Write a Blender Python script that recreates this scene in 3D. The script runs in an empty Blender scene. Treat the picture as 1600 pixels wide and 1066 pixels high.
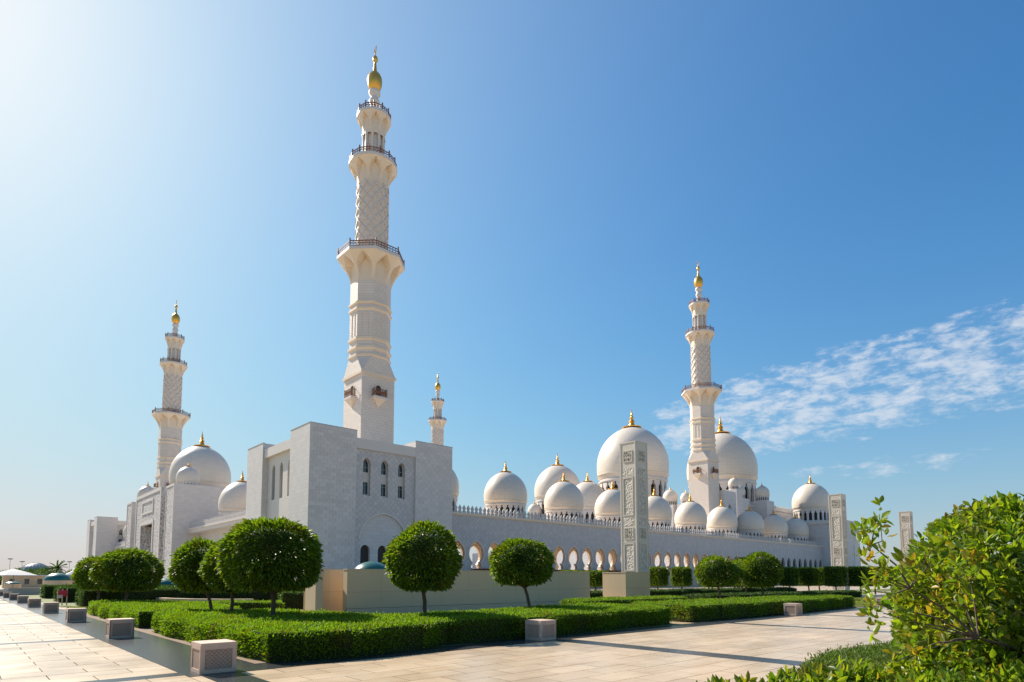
import bpy, math, random
import numpy as np
from mathutils import Matrix, Vector
from mathutils.geometry import tessellate_polygon
random.seed(7); rng = np.random.default_rng(7)
S = bpy.context.scene; COL = S.collection
R = math.radians; PI = math.pi; sin = math.sin; cos = math.cos

# ------------------------------------------------------------------ camera, sky, sun, exposure
cd = bpy.data.cameras.new('camera'); cam = bpy.data.objects.new('camera', cd); COL.objects.link(cam); S.camera = cam
cr, cu, cw = (Vector((.73806709, -.67472623, -.00121704)), Vector((-.05446767, -.06137857, .99662728)), Vector((.67252527, .73551151, .08205226)))
M3 = Matrix((cr, cu, -cw)).transposed().to_4x4(); M3.translation = Vector((0, 0, 1.7)); cam.matrix_world = M3
cd.sensor_width = 36; cd.lens = 946.014 / 1600 * 36; cd.shift_y = .184; cd.clip_end = 6000; cd.clip_start = .05

SUN_AZ, SUN_EL = R(-10), R(38.5)          # azimuth from +Y towards +X
sun_dir = Vector((sin(SUN_AZ) * cos(SUN_EL), cos(SUN_AZ) * cos(SUN_EL), sin(SUN_EL)))
W = bpy.data.worlds.new('World'); S.world = W; W.use_nodes = True
nt = W.node_tree; nt.nodes.clear()
def N(t, typ, **k):
    n = t.nodes.new(typ)
    for a, v in k.items():
        if a.startswith('i_'):
            key = a[2:]; key = int(key) if key.isdigit() else key.replace('_', ' ')
            n.inputs[key].default_value = v
        else: setattr(n, a, v)
    return n
def mth(t, op, a, b=None, c=None, clamp=False):
    n = t.nodes.new('ShaderNodeMath'); n.operation = op; n.use_clamp = clamp
    for i, v in enumerate((a, b, c)):
        if v is None: continue
        if isinstance(v, (int, float)): n.inputs[i].default_value = v
        else: t.links.new(v, n.inputs[i])
    return n.outputs[0]
def rmp(t, v, a, b, c=0., d=1., smooth=True):
    n = t.nodes.new('ShaderNodeMapRange'); n.interpolation_type = 'SMOOTHSTEP' if smooth else 'LINEAR'
    t.links.new(v, n.inputs[0])
    for i, x in enumerate((a, b, c, d)): n.inputs[1 + i].default_value = x
    return n.outputs[0]
sky = N(nt, 'ShaderNodeTexSky', sky_type='NISHITA', sun_disc=False, sun_elevation=SUN_EL, sun_rotation=SUN_AZ,
        air_density=1.0, dust_density=.5, ozone_density=3.0, altitude=0)
L = nt.links.new
geo = N(nt, 'ShaderNodeTexCoord'); sep = N(nt, 'ShaderNodeSeparateXYZ'); L(geo.outputs['Generated'], sep.inputs[0])
az = mth(nt, 'ARCTAN2', sep.outputs[0], sep.outputs[1]); el = mth(nt, 'ARCSINE', sep.outputs[2])
EXPO = .85; SKY_STRENGTH = .10
# soft highlight shoulder on the sky radiance, hazy horizon and the dusty aureole round the sun
dotn = N(nt, 'ShaderNodeVectorMath', operation='DOT_PRODUCT'); L(geo.outputs['Generated'], dotn.inputs[0]); dotn.inputs[1].default_value = sun_dir
ang = mth(nt, 'ARCCOSINE', mth(nt, 'MINIMUM', dotn.outputs['Value'], 1.0))
aur = mth(nt, 'MULTIPLY', mth(nt, 'EXPONENT', mth(nt, 'DIVIDE', ang, -.36)), 1.06, clamp=True)
hz = mth(nt, 'MULTIPLY', mth(nt, 'EXPONENT', mth(nt, 'DIVIDE', mth(nt, 'MAXIMUM', el, 0.), -.167)), .74)
sc3 = N(nt, 'ShaderNodeSeparateColor'); L(sky.outputs[0], sc3.inputs[0]); cc3 = N(nt, 'ShaderNodeCombineColor')
for i, (a_, g_, h_) in enumerate(((.027, 1.782, .584), (.1156, 1.312, .503), (.1566, 1.366, .459))):
    x = mth(nt, 'MULTIPLY', mth(nt, 'POWER', mth(nt, 'MAXIMUM', sc3.outputs[i], 0.), g_), -a_)
    y = mth(nt, 'SUBTRACT', 1., mth(nt, 'EXPONENT', x))
    y = mth(nt, 'ADD', y, mth(nt, 'MULTIPLY', mth(nt, 'SUBTRACT', 1., y), aur))
    y = mth(nt, 'ADD', mth(nt, 'MULTIPLY', y, mth(nt, 'SUBTRACT', 1., hz)), mth(nt, 'MULTIPLY', hz, h_))
    L(y, cc3.inputs[i])
# thin altocumulus field, low in the sky to the right
cmb = N(nt, 'ShaderNodeCombineXYZ')
L(mth(nt, 'ADD', mth(nt, 'MULTIPLY', az, 6.0), mth(nt, 'MULTIPLY', el, 3.0)), cmb.inputs[0])
L(mth(nt, 'SUBTRACT', mth(nt, 'MULTIPLY', el, 15.0), mth(nt, 'MULTIPLY', az, 1.0)), cmb.inputs[1])
n1 = N(nt, 'ShaderNodeTexNoise', i_Scale=3.1, i_Detail=7.0, i_Roughness=.62, i_Distortion=.25); L(cmb.outputs[0], n1.inputs['Vector'])
n3 = N(nt, 'ShaderNodeTexNoise', i_Scale=6.5, i_Detail=8.0, i_Roughness=.66, i_Distortion=.3); L(cmb.outputs[0], n3.inputs['Vector'])
dens = mth(nt, 'ADD', mth(nt, 'MULTIPLY', n1.outputs[0], .6), mth(nt, 'MULTIPLY', n3.outputs[0], .4))
cen = mth(nt, 'ADD', mth(nt, 'MULTIPLY', mth(nt, 'SUBTRACT', az, R(56)), .10), R(13.5))
half = mth(nt, 'MINIMUM', mth(nt, 'ADD', mth(nt, 'MULTIPLY', mth(nt, 'SUBTRACT', az, R(55)), .25), R(1.7)), R(3.9))
off = mth(nt, 'DIVIDE', mth(nt, 'ABSOLUTE', mth(nt, 'SUBTRACT', el, cen)), mth(nt, 'MAXIMUM', half, .004))
mask = mth(nt, 'MULTIPLY', rmp(nt, off, .55, 1.3, 1, 0), rmp(nt, az, R(52.5), R(57.5)))
mask = mth(nt, 'MULTIPLY', mask, rmp(nt, az, R(120), R(160), 1, 0))
off2 = mth(nt, 'DIVIDE', mth(nt, 'ABSOLUTE', mth(nt, 'SUBTRACT', el, R(9.0))), R(1.3))
mask2 = mth(nt, 'MULTIPLY', mth(nt, 'MULTIPLY', rmp(nt, off2, .1, 1.2, .7, 0), rmp(nt, az, R(65), R(70))), rmp(nt, az, R(79), R(84), 1, 0))
mask = mth(nt, 'MAXIMUM', mask, mask2)
thr = mth(nt, 'SUBTRACT', .60, mth(nt, 'MULTIPLY', mask, .20))
cl = mth(nt, 'MULTIPLY', mth(nt, 'MULTIPLY', rmp(nt, mth(nt, 'SUBTRACT', dens, thr), 0.0, .21), rmp(nt, mask, .02, .5)), .74)
mix = N(nt, 'ShaderNodeMix', data_type='RGBA'); L(cl, mix.inputs[0]); L(cc3.outputs[0], mix.inputs[6]); mix.inputs[7].default_value = (.74, .79, .86, 1)
gv = N(nt, 'ShaderNodeVectorMath', operation='SCALE'); gv.inputs['Scale'].default_value = 1 / (SKY_STRENGTH * 2 ** EXPO); L(mix.outputs[2], gv.inputs[0])
bg = N(nt, 'ShaderNodeBackground', i_Strength=SKY_STRENGTH); L(gv.outputs[0], bg.inputs[0])
wo = N(nt, 'ShaderNodeOutputWorld'); L(bg.outputs[0], wo.inputs[0])
sl = bpy.data.lights.new('sun', 'SUN'); sl.energy = 4.5; sl.angle = R(.53); sl.color = (1, .91, .79)
so = bpy.data.objects.new('sun', sl); COL.objects.link(so); so.rotation_euler = sun_dir.to_track_quat('Z', 'Y').to_euler()
S.view_settings.view_transform = 'Standard'; S.view_settings.look = 'None'; S.view_settings.exposure = EXPO; S.view_settings.gamma = 1
S.cycles.max_bounces = 6; S.cycles.diffuse_bounces = 4; S.cycles.transparent_max_bounces = 6

# ------------------------------------------------------------------ materials
def mat(name, col, rough=.6, metal=0., spec=.5):
    m = bpy.data.materials.new(name); m.use_nodes = True; t = m.node_tree; b = t.nodes['Principled BSDF']
    b.inputs['Base Color'].default_value = (*col, 1); b.inputs['Roughness'].default_value = rough
    b.inputs['Metallic'].default_value = metal; b.inputs['Specular IOR Level'].default_value = spec
    return m, t, b
def vary(t, b, col, amt=.12, scale=1.2, obj=.0, island=0., tint=None, src=None):
    """noise veining / per-piece tone on the base colour"""
    tc = N(t, 'ShaderNodeTexCoord'); no = N(t, 'ShaderNodeTexNoise', i_Scale=scale, i_Detail=6., i_Roughness=.62)
    t.links.new(tc.outputs['Object'], no.inputs['Vector'])
    v = mth(t, 'MULTIPLY', mth(t, 'SUBTRACT', no.outputs[0], .5), amt * 2)
    if obj:
        oi = N(t, 'ShaderNodeObjectInfo'); v = mth(t, 'ADD', v, mth(t, 'MULTIPLY', mth(t, 'SUBTRACT', oi.outputs['Random'], .5), obj))
    if island:
        gi = N(t, 'ShaderNodeNewGeometry'); v = mth(t, 'ADD', v, mth(t, 'MULTIPLY', mth(t, 'SUBTRACT', gi.outputs['Random Per Island'], .5), island))
    v = mth(t, 'ADD', v, 1.0)
    sc = N(t, 'ShaderNodeVectorMath', operation='SCALE'); t.links.new(v, sc.inputs['Scale'])
    if src is None: sc.inputs[0].default_value = col
    else: t.links.new(src, sc.inputs[0])
    out = sc.outputs[0]
    t.links.new(out, b.inputs['Base Color'])
    return out
def coursed(name, col, joint, bw, bh, polar=False, rot=0, offs=.5, rough=.55, mortar=.03, bump=.5, tone=.10):
    m, t, b = mat(name, col, rough)
    tc = N(t, 'ShaderNodeTexCoord'); sp = N(t, 'ShaderNodeSeparateXYZ'); t.links.new(tc.outputs['Object'], sp.inputs[0])
    if polar: u = mth(t, 'MULTIPLY', mth(t, 'ARCTAN2', sp.outputs[1], sp.outputs[0]), polar)
    else: u = mth(t, 'ADD', sp.outputs[0], sp.outputs[1])
    cb = N(t, 'ShaderNodeCombineXYZ'); t.links.new(u, cb.inputs[0]); t.links.new(sp.outputs[2], cb.inputs[1])
    vec = cb.outputs[0]
    if rot:
        mp = N(t, 'ShaderNodeMapping'); mp.inputs['Rotation'].default_value = (0, 0, rot); t.links.new(vec, mp.inputs[0]); vec = mp.outputs[0]
    br = N(t, 'ShaderNodeTexBrick', offset=offs); t.links.new(vec, br.inputs['Vector'])
    br.inputs['Scale'].default_value = 1; br.inputs['Brick Width'].default_value = bw; br.inputs['Row Height'].default_value = bh
    br.inputs['Mortar Size'].default_value = mortar; br.inputs['Mortar Smooth'].default_value = .3; br.inputs['Bias'].default_value = 0
    br.inputs['Color1'].default_value = (*[c * (1 - tone) for c in col], 1); br.inputs['Color2'].default_value = (*[c * (1 + tone * .6) for c in col], 1)
    br.inputs['Mortar'].default_value = (*joint, 1)
    vary(t, b, col, .09 if polar else .06, 2.6 if polar else .35, src=br.outputs[0])
    bp = N(t, 'ShaderNodeBump', i_Strength=bump, i_Distance=.03); bp.invert = True
    t.links.new(br.outputs['Fac'], bp.inputs['Height']); t.links.new(bp.outputs[0], b.inputs['Normal'])
    return m
WM = (.64, .58, .53)
MAT = {}
m, t, b = mat('white marble', WM, .5); vary(t, b, WM, .05, .5); MAT['marble'] = m
m, t, b = mat('cream marble', (.74, .60, .45), .5); vary(t, b, (.74, .60, .45), .06, .8); MAT['cream'] = m
m, t, b = mat('marble panel', WM, .45); vary(t, b, (.61, .555, .52), .03, .7, obj=.16, island=.12); MAT['panel'] = m
m, t, b = mat('warm marble', (.70, .59, .49), .5); vary(t, b, (.70, .59, .49), .06, .9); MAT['marble_warm'] = m
m, t, b = mat('shaded merlon marble', (.50, .465, .44), .6); vary(t, b, (.50, .465, .44), .08, .6); MAT['merlon'] = m  # greyer copy of the white marble: shadow-side tone put into the colour
MAT['joint'] = mat('marble joint', (.36, .35, .34), .8)[0]
MAT['wall'] = coursed('marble courses', (.62, .575, .545), (.49, .455, .43), 1.1, .56, tone=.06, bump=.3, mortar=.022)
MAT['shaft'] = coursed('minaret courses', (.71, .61, .52), (.55, .47, .40), .8, .5, tone=.05)
MAT['diag'] = coursed('diagonal marble tiles', (.56, .515, .49), (.40, .37, .36), .62, .62, rot=PI / 4, offs=0, tone=.10)
MAT['dome'] = coursed('dome marble', (.70, .61, .505), (.57, .49, .40), .12, .034, polar=.5, tone=.035, mortar=.0022, bump=.15, rough=.42)
MAT['gold'] = mat('gold leaf', (.80, .43, .08), .33, .72)[0]
MAT['bronze'] = mat('bronze railing', (.21, .085, .035), .6, 0)[0]
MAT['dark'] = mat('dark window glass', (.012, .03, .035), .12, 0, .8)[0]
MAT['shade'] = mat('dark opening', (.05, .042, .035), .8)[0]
m, t, b = mat('bollard stone', (.56, .41, .30), .75); vary(t, b, (.57, .41, .305), .16, 9, obj=.12); MAT['stone'] = m
MAT['stone_shade'] = mat('shaded carved recess', (.05, .036, .028), .9)[0]  # near-black copy of the stone: shade in the pierced holes put into the colour
m, t, b = mat('beige wall stone', (.5, .4, .3), .8); vary(t, b, (.60, .44, .28), .07, 1.5); MAT['beige'] = m
MAT['beigew'] = coursed('beige wall slabs', (.62, .46, .27), (.52, .38, .23), 1.8, 1.1, offs=.0, mortar=.012, tone=.02, rough=.8)
m, t, b = mat('pavement tile', (.6, .49, .37), .3, 0, .45)
def pav(t, b, island, objr):
    tc = N(t, 'ShaderNodeTexCoord'); g = N(t, 'ShaderNodeNewGeometry')
    mp = N(t, 'ShaderNodeMapping'); mp.inputs['Scale'].default_value = (.35, 1.6, 1); t.links.new(g.outputs['Position'], mp.inputs[0])
    no = N(t, 'ShaderNodeTexNoise', i_Scale=1.3, i_Detail=8., i_Roughness=.6, i_Distortion=1.2); t.links.new(mp.outputs[0], no.inputs['Vector'])
    cr_ = N(t, 'ShaderNodeValToRGB'); e = cr_.color_ramp.elements
    e[0].position = .28; e[0].color = (.55, .39, .235, 1); e[1].position = .74; e[1].color = (.67, .53, .37, 1)
    t.links.new(no.outputs[0], cr_.inputs[0])
    big = N(t, 'ShaderNodeTexNoise', i_Scale=.22, i_Detail=3.); t.links.new(g.outputs['Position'], big.inputs['Vector'])
    v = mth(t, 'ADD', .90, mth(t, 'MULTIPLY', mth(t, 'SUBTRACT', big.outputs[0], .5), .35))
    v = mth(t, 'ADD', v, mth(t, 'MULTIPLY', mth(t, 'SUBTRACT', g.outputs['Random Per Island'], .5), island))
    oi = N(t, 'ShaderNodeObjectInfo'); v = mth(t, 'ADD', v, mth(t, 'MULTIPLY', mth(t, 'SUBTRACT', oi.outputs['Random'], .5), objr))
    sc = N(t, 'ShaderNodeVectorMath', operation='SCALE'); t.links.new(v, sc.inputs['Scale']); t.links.new(cr_.outputs[0], sc.inputs[0])
    t.links.new(sc.outputs[0], b.inputs['Base Color'])
    st = N(t, 'ShaderNodeTexNoise', i_Scale=.75, i_Detail=6., i_Roughness=.7); t.links.new(g.outputs['Position'], st.inputs['Vector'])
    v = mth(t, 'MULTIPLY', v, rmp(t, st.outputs[0], .56, .74, 1., .93)); t.links.new(v, sc.inputs['Scale'])
    r2 = N(t, 'ShaderNodeTexNoise', i_Scale=.9, i_Detail=5.); t.links.new(g.outputs['Position'], r2.inputs['Vector'])
    t.links.new(rmp(t, r2.outputs[0], .3, .7, .24, .36), b.inputs['Roughness'])
pav(t, b, .2, .2); MAT['tile'] = m
m, t, b = mat('far paving', (.6, .49, .37), .3, 0, .45); pav(t, b, 0, 0); MAT['farpave'] = m
MAT['grout'] = mat('tile grout', (.20, .15, .10), .9)[0]
m, t, b = mat('black granite', (.03, .033, .036), .26, 0, .5); vary(t, b, (.035, .038, .04), .6, 22); MAT['granite'] = m
m, t, b = mat('lawn soil', (.16, .19, .05), .9); vary(t, b, (.15, .17, .045), .35, 1.6); MAT['lawn'] = m
m, t, b = mat('soil', (.2, .13, .08), .9); vary(t, b, (.2, .13, .08), .3, 4); MAT['soil'] = m
m, t, b = mat('desert ground', (.45, .39, .3), .9); vary(t, b, (.42, .37, .29), .1, .02); MAT['desert'] = m
def leafm(name, c1, c2, trans=.3, rough=.42, objr=.0):
    m, t, b = mat(name, c1, rough, 0, .32); g = N(t, 'ShaderNodeNewGeometry')
    cr_ = N(t, 'ShaderNodeValToRGB'); e = cr_.color_ramp.elements; e[0].color = (*c1, 1); e[1].color = (*c2, 1)
    t.links.new(g.outputs['Random Per Island'], cr_.inputs[0])
    no = N(t, 'ShaderNodeTexNoise', i_Scale=1.7, i_Detail=4.); t.links.new(g.outputs['Position'], no.inputs['Vector'])
    pm = N(t, 'ShaderNodeMix', data_type='RGBA', blend_type='MULTIPLY'); t.links.new(rmp(t, no.outputs[0], .46, .72), pm.inputs[0])
    t.links.new(cr_.outputs[0], pm.inputs[6]); pm.inputs[7].default_value = (.95, .68, .62, 1); cr_ = pm; cout = pm.outputs[2]
    t.links.new(cout, b.inputs['Base Color'])
    tr = N(t, 'ShaderNodeBsdfTranslucent'); sc = N(t, 'ShaderNodeVectorMath', operation='MULTIPLY'); sc.inputs[1].default_value = (1.9, 1.9, .7)
    t.links.new(cout, sc.inputs[0]); t.links.new(sc.outputs[0], tr.inputs[0])
    mx = N(t, 'ShaderNodeMixShader'); mx.inputs[0].default_value = trans
    t.links.new(b.outputs[0], mx.inputs[1]); t.links.new(tr.outputs[0], mx.inputs[2]); t.links.new(mx.outputs[0], t.nodes['Material Output'].inputs[0])
    return m
MAT['leaf'] = leafm('tree leaf', (.038, .088, .006), (.16, .235, .017), .40, .42)
MAT['hedge'] = leafm('hedge leaf', (.075, .145, .007), (.16, .27, .012), .45, .55)
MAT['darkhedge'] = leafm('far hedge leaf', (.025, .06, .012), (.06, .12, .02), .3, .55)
MAT['shrub'] = leafm('shrub leaf', (.06, .125, .01), (.22, .29, .022), .5, .36)
MAT['shrub_y'] = leafm('yellowing leaf', (.20, .17, .02), (.38, .30, .04), .45, .35)
MAT['cover'] = leafm('ground cover leaf', (.06, .115, .015), (.12, .18, .03), .3, .6)
MAT['grass'] = leafm('grass blade', (.10, .14, .02), (.22, .24, .05), .35, .6)
MAT['flower'] = leafm('rust flowers', (.28, .06, .02), (.45, .16, .06), .3, .6)
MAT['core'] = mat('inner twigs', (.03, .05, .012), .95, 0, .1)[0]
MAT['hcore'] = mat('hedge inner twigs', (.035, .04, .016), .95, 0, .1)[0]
m, t, b = mat('bark', (.10, .07, .05), .9); vary(t, b, (.10, .07, .05), .3, 12); MAT['bark'] = m
MAT['teal'] = mat('teal glazed dome', (.012, .11, .10), .3)[0]
MAT['blueglass'] = mat('grey blue cladding', (.16, .22, .25), .4)[0]
MAT['white'] = mat('white canvas', (.6, .57, .54), .8)[0]
MAT['purple'] = mat('bench seat', (.10, .03, .05), .6)[0]
MAT['red'] = mat('red sign', (.55, .03, .05), .5)[0]
MAT['metal'] = mat('grey metal', (.3, .31, .32), .5, .5)[0]
MAT['brick'] = mat('brown hut wall', (.25, .11, .06), .8)[0]
def carved(name, col, dark, scale, dist=.06):
    m, t, b = mat(name, col, .7); tc = N(t, 'ShaderNodeTexCoord')
    vo = N(t, 'ShaderNodeTexVoronoi', feature='DISTANCE_TO_EDGE', i_Scale=scale); t.links.new(tc.outputs['Object'], vo.inputs['Vector'])
    ns = N(t, 'ShaderNodeTexNoise', i_Scale=scale * 1.8, i_Detail=3.); t.links.new(tc.outputs['Object'], ns.inputs['Vector'])
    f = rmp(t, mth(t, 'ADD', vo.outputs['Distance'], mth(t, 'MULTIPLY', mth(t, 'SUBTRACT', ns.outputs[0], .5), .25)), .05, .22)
    mx = N(t, 'ShaderNodeMix', data_type='RGBA'); t.links.new(f, mx.inputs[0]); mx.inputs[6].default_value = (*col, 1); mx.inputs[7].default_value = (*dark, 1)  # hollows of the relief get the darker tone: recess shade painted as colour
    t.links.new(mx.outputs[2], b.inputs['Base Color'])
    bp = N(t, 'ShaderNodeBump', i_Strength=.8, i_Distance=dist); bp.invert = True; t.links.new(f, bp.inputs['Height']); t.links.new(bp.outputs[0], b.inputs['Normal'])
    return m
MAT['carved'] = carved('floral carving', (.60, .55, .47), (.42, .38, .32), 3.2)
MAT['portalcarve'] = carved('portal floral carving', (.60, .56, .53), (.30, .28, .27), 1.5, .12)
MAT['obel_shade'] = mat('shaded cut back marble', (.27, .24, .20), .8)[0]  # darker obelisk marble: shade behind the raised lettering is in the colour
m, t, b = mat('obelisk marble', (.5, .49, .45), .6); vary(t, b, (.58, .53, .45), .08, 1.5); MAT['obel'] = m

# ------------------------------------------------------------------ builders
def world_loc(o):
    p = Vector((0, 0, 0))
    while o is not None: p += o.location; o = o.parent
    return p
def tag(o, label=None, cat=None, group=None, kind=None):
    if label: o['label'] = label
    if cat: o['category'] = cat
    if group: o['group'] = group
    if kind: o['kind'] = kind
    return o
def empty(name, loc, label, cat, group=None):
    o = bpy.data.objects.new(name, None); COL.objects.link(o); o.location = loc; o.empty_display_size = .3
    return tag(o, label, cat, group)
class MB:
    def __init__(s): s.v = []; s.f = []
    def add(s, vs, fs):
        n = len(s.v); s.v += [tuple(v) for v in vs]; s.f += [tuple(i + n for i in f) for f in fs]; return s
    def box(s, x0, y0, z0, x1, y1, z1):
        return s.add([(x0, y0, z0), (x1, y0, z0), (x1, y1, z0), (x0, y1, z0), (x0, y0, z1), (x1, y0, z1), (x1, y1, z1), (x0, y1, z1)],
                     [(0, 3, 2, 1), (4, 5, 6, 7), (0, 1, 5, 4), (1, 2, 6, 5), (2, 3, 7, 6), (3, 0, 4, 7)])
    def cbox(s, c, sx, sy, sz): return s.box(c[0] - sx / 2, c[1] - sy / 2, c[2], c[0] + sx / 2, c[1] + sy / 2, c[2] + sz)
    def lathe(s, prof, n=24, c=(0, 0), a0=0., cap=True):
        k = len(prof); vs = []
        for i in range(n):
            a = a0 + 2 * PI * i / n
            vs += [(c[0] + r * cos(a), c[1] + r * sin(a), z) for r, z in prof]
        fs = [(i * k + j, (i + 1) % n * k + j, (i + 1) % n * k + j + 1, i * k + j + 1) for i in range(n) for j in range(k - 1)]
        if cap: fs += [tuple(i * k + k - 1 for i in range(n)), tuple(i * k for i in reversed(range(n)))]
        return s.add(vs, fs)
    def tube(s, pts, rad, n=6):
        pts = [Vector(p) for p in pts]; vs = []; k = len(pts)
        if isinstance(rad, (int, float)): rad = [rad] * k
        for i, p in enumerate(pts):
            d = (pts[min(i + 1, k - 1)] - pts[max(i - 1, 0)]).normalized()
            a = d.cross(Vector((0, 0, 1)) if abs(d.z) < .9 else Vector((1, 0, 0))).normalized(); b2 = d.cross(a)
            vs += [tuple(p + (a * cos(2 * PI * j / n) + b2 * sin(2 * PI * j / n)) * rad[i]) for j in range(n)]
        fs = [(i * n + j, i * n + (j + 1) % n, (i + 1) * n + (j + 1) % n, (i + 1) * n + j) for i in range(k - 1) for j in range(n)]
        fs += [tuple(range(n)), tuple((k - 1) * n + j for j in reversed(range(n)))]
        return s.add(vs, fs)
    def wall(s, O, U, V, outer, holes=(), t=.5, back=True):
        """sheet with real holes: points O + u*U + z*Z, thickness t along V"""
        O, U, V = Vector(O), Vector(U), Vector(V); loops = [list(outer)] + [list(h) for h in holes]
        tri = tessellate_polygon([[Vector((p[0], p[1], 0)) for p in lp] for lp in loops])
        flat = [p for lp in loops for p in lp]; n = len(flat)
        P = lambda p, d: O + U * p[0] + Vector((0, 0, p[1])) + V * d
        vs = [P(p, 0) for p in flat] + [P(p, t) for p in flat]
        fs = [tuple(x) for x in tri] + ([tuple(i + n for i in reversed(x)) for x in tri] if back else [])
        o = 0
        for lp in loops:
            k = len(lp); fs += [(o + i, o + (i + 1) % k, n + o + (i + 1) % k, n + o + i) for i in range(k)]; o += k
        return s.add(vs, fs)
    def ring(s, O, U, V, inner, w, proud, closed=False):
        """moulding strip following an outline"""
        O, U, V = Vector(O), Vector(U), Vector(V); k = len(inner); out = []
        cx = sum(p[0] for p in inner) / k; cz = sum(p[1] for p in inner) / k
        for i, p in enumerate(inner):
            a, b2 = inner[(i - 1) % k if closed else max(i - 1, 0)], inner[(i + 1) % k if closed else min(i + 1, k - 1)]
            d = Vector((b2[0] - a[0], b2[1] - a[1])); d = d.normalized() if d.length else Vector((0, 1)); nn = Vector((-d.y, d.x))
            if nn.dot(Vector((p[0] - cx, p[1] - cz))) < 0: nn = -nn
            out.append((p[0] + nn.x * w, p[1] + nn.y * w))
        P = lambda p, d: O + U * p[0] + Vector((0, 0, p[1])) + V * d
        vs = [P(p, .02) for p in inner] + [P(p, -proud) for p in inner] + [P(p, -proud) for p in out] + [P(p, .02) for p in out]
        fs = []
        for i in range(k if closed else k - 1):
            j = (i + 1) % k
            for q in range(3): fs.append((q * k + i, q * k + j, (q + 1) * k + j, (q + 1) * k + i))
        return s.add(vs, fs)
    def polar(s, fn, nth, nt_, a0=0., a1=2 * PI, skip=None):
        full = abs(a1 - a0 - 2 * PI) < 1e-6; nn = nth if full else nth + 1; vs = []
        for i in range(nn):
            a = a0 + (a1 - a0) * i / nth
            for j in range(nt_ + 1):
                r, z = fn(a, j / nt_); vs.append((r * cos(a), r * sin(a), z))
        fs = []
        for i in range(nth):
            for j in range(nt_):
                if skip and skip(a0 + (a1 - a0) * (i + .5) / nth, (j + .5) / nt_): continue
                fs.append((i * (nt_ + 1) + j, (i + 1) % nn * (nt_ + 1) + j, (i + 1) % nn * (nt_ + 1) + j + 1, i * (nt_ + 1) + j + 1))
        return s.add(vs, fs)
    def mesh(s, name, m, smooth=False, off=(0, 0, 0)):
        me = bpy.data.meshes.new(name); vs = s.v
        if any(off): vs = [(v[0] - off[0], v[1] - off[1], v[2] - off[2]) for v in vs]
        me.from_pydata(vs, [], s.f); me.update()
        me.materials.append(MAT[m] if isinstance(m, str) else m)
        if smooth:
            me.shade_smooth()
            if smooth is not True: me.set_sharp_from_angle(angle=R(smooth))
        return me
    def build(s, name, m, parent=None, smooth=False, abs_=True):
        off = world_loc(parent) if (parent is not None and abs_) else (0, 0, 0)
        o = bpy.data.objects.new(name, s.mesh(name, m, smooth, off)); COL.objects.link(o); o.parent = parent
        return o
def inst(name, me, parent, loc=(0, 0, 0), rz=0, sc=None):
    o = bpy.data.objects.new(name, me); COL.objects.link(o); o.parent = parent; o.location = loc; o.rotation_euler = (0, 0, rz)
    if sc: o.scale = sc if isinstance(sc, tuple) else (sc,) * 3
    return o
def copy_tree(o, parent=None):
    c = o.copy(); COL.objects.link(c)
    if parent is not None: c.parent = parent
    for ch in [x for x in KIDS.get(o.name, ())]: copy_tree(ch, c)
    return c
KIDS = {}
def index_kids(root):
    KIDS[root.name] = list(root.children)
    for c in root.children: index_kids(c)
def pointed(hw, zs, zt, zb, n=7, cx=0.):
    """pointed arch outline, counter-clockwise from bottom left"""
    pts = [(cx - hw, zb)]; h = zt - zs
    for i in range(n + 1):
        a = i / n; pts.append((cx - hw * (1 - a ** 1.9), zs + h * (1 - (1 - a) ** 1.55) * 1.0))
    right = [(2 * cx - x, z) for x, z in reversed(pts[:-1])]
    return pts + right

# leaf clouds ------------------------------------------------------
def leaf_mesh(name, P, D, size, wid, m, jitter=.5, fold=.25, seed=1):
    """P points, D outward directions; one folded leaf of two quads per point"""
    r = np.random.default_rng(seed); n = len(P); P = np.asarray(P, float); D = np.asarray(D, float)
    d = D + r.normal(0, jitter, (n, 3)); d /= np.linalg.norm(d, axis=1)[:, None] + 1e-9
    q = np.cross(d, r.normal(0, 1, (n, 3))); q /= np.linalg.norm(q, axis=1)[:, None] + 1e-9
    up = np.cross(d, q); s = (size * r.uniform(.65, 1.25, n))[:, None]; w = wid / size * s
    v = np.empty((n, 6, 3)); mid = P + d * s * .5
    v[:, 0] = P; v[:, 1] = mid - q * w * .5 + up * w * fold; v[:, 2] = P + d * s - up * s * .10
    v[:, 3] = mid + q * w * .5 + up * w * fold; v[:, 4] = P + d * s * .18 - up * 0; v[:, 5] = mid + d * s * .12
    me = bpy.data.meshes.new(name); me.vertices.add(n * 6); me.vertices.foreach_set('co', v.ravel())
    idx = np.array([0, 5, 1, 1, 5, 2, 0, 3, 5, 3, 2, 5]); loops = (np.arange(n)[:, None] * 6 + idx).ravel()
    me.loops.add(n * 12); me.loops.foreach_set('vertex_index', loops.astype(np.int32))
    me.polygons.add(n * 4); me.polygons.foreach_set('loop_start', np.arange(0, n * 12, 3, dtype=np.int32))
    me.update(calc_edges=True); me.validate(); me.materials.append(MAT[m] if isinstance(m, str) else m)
    return me
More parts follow.
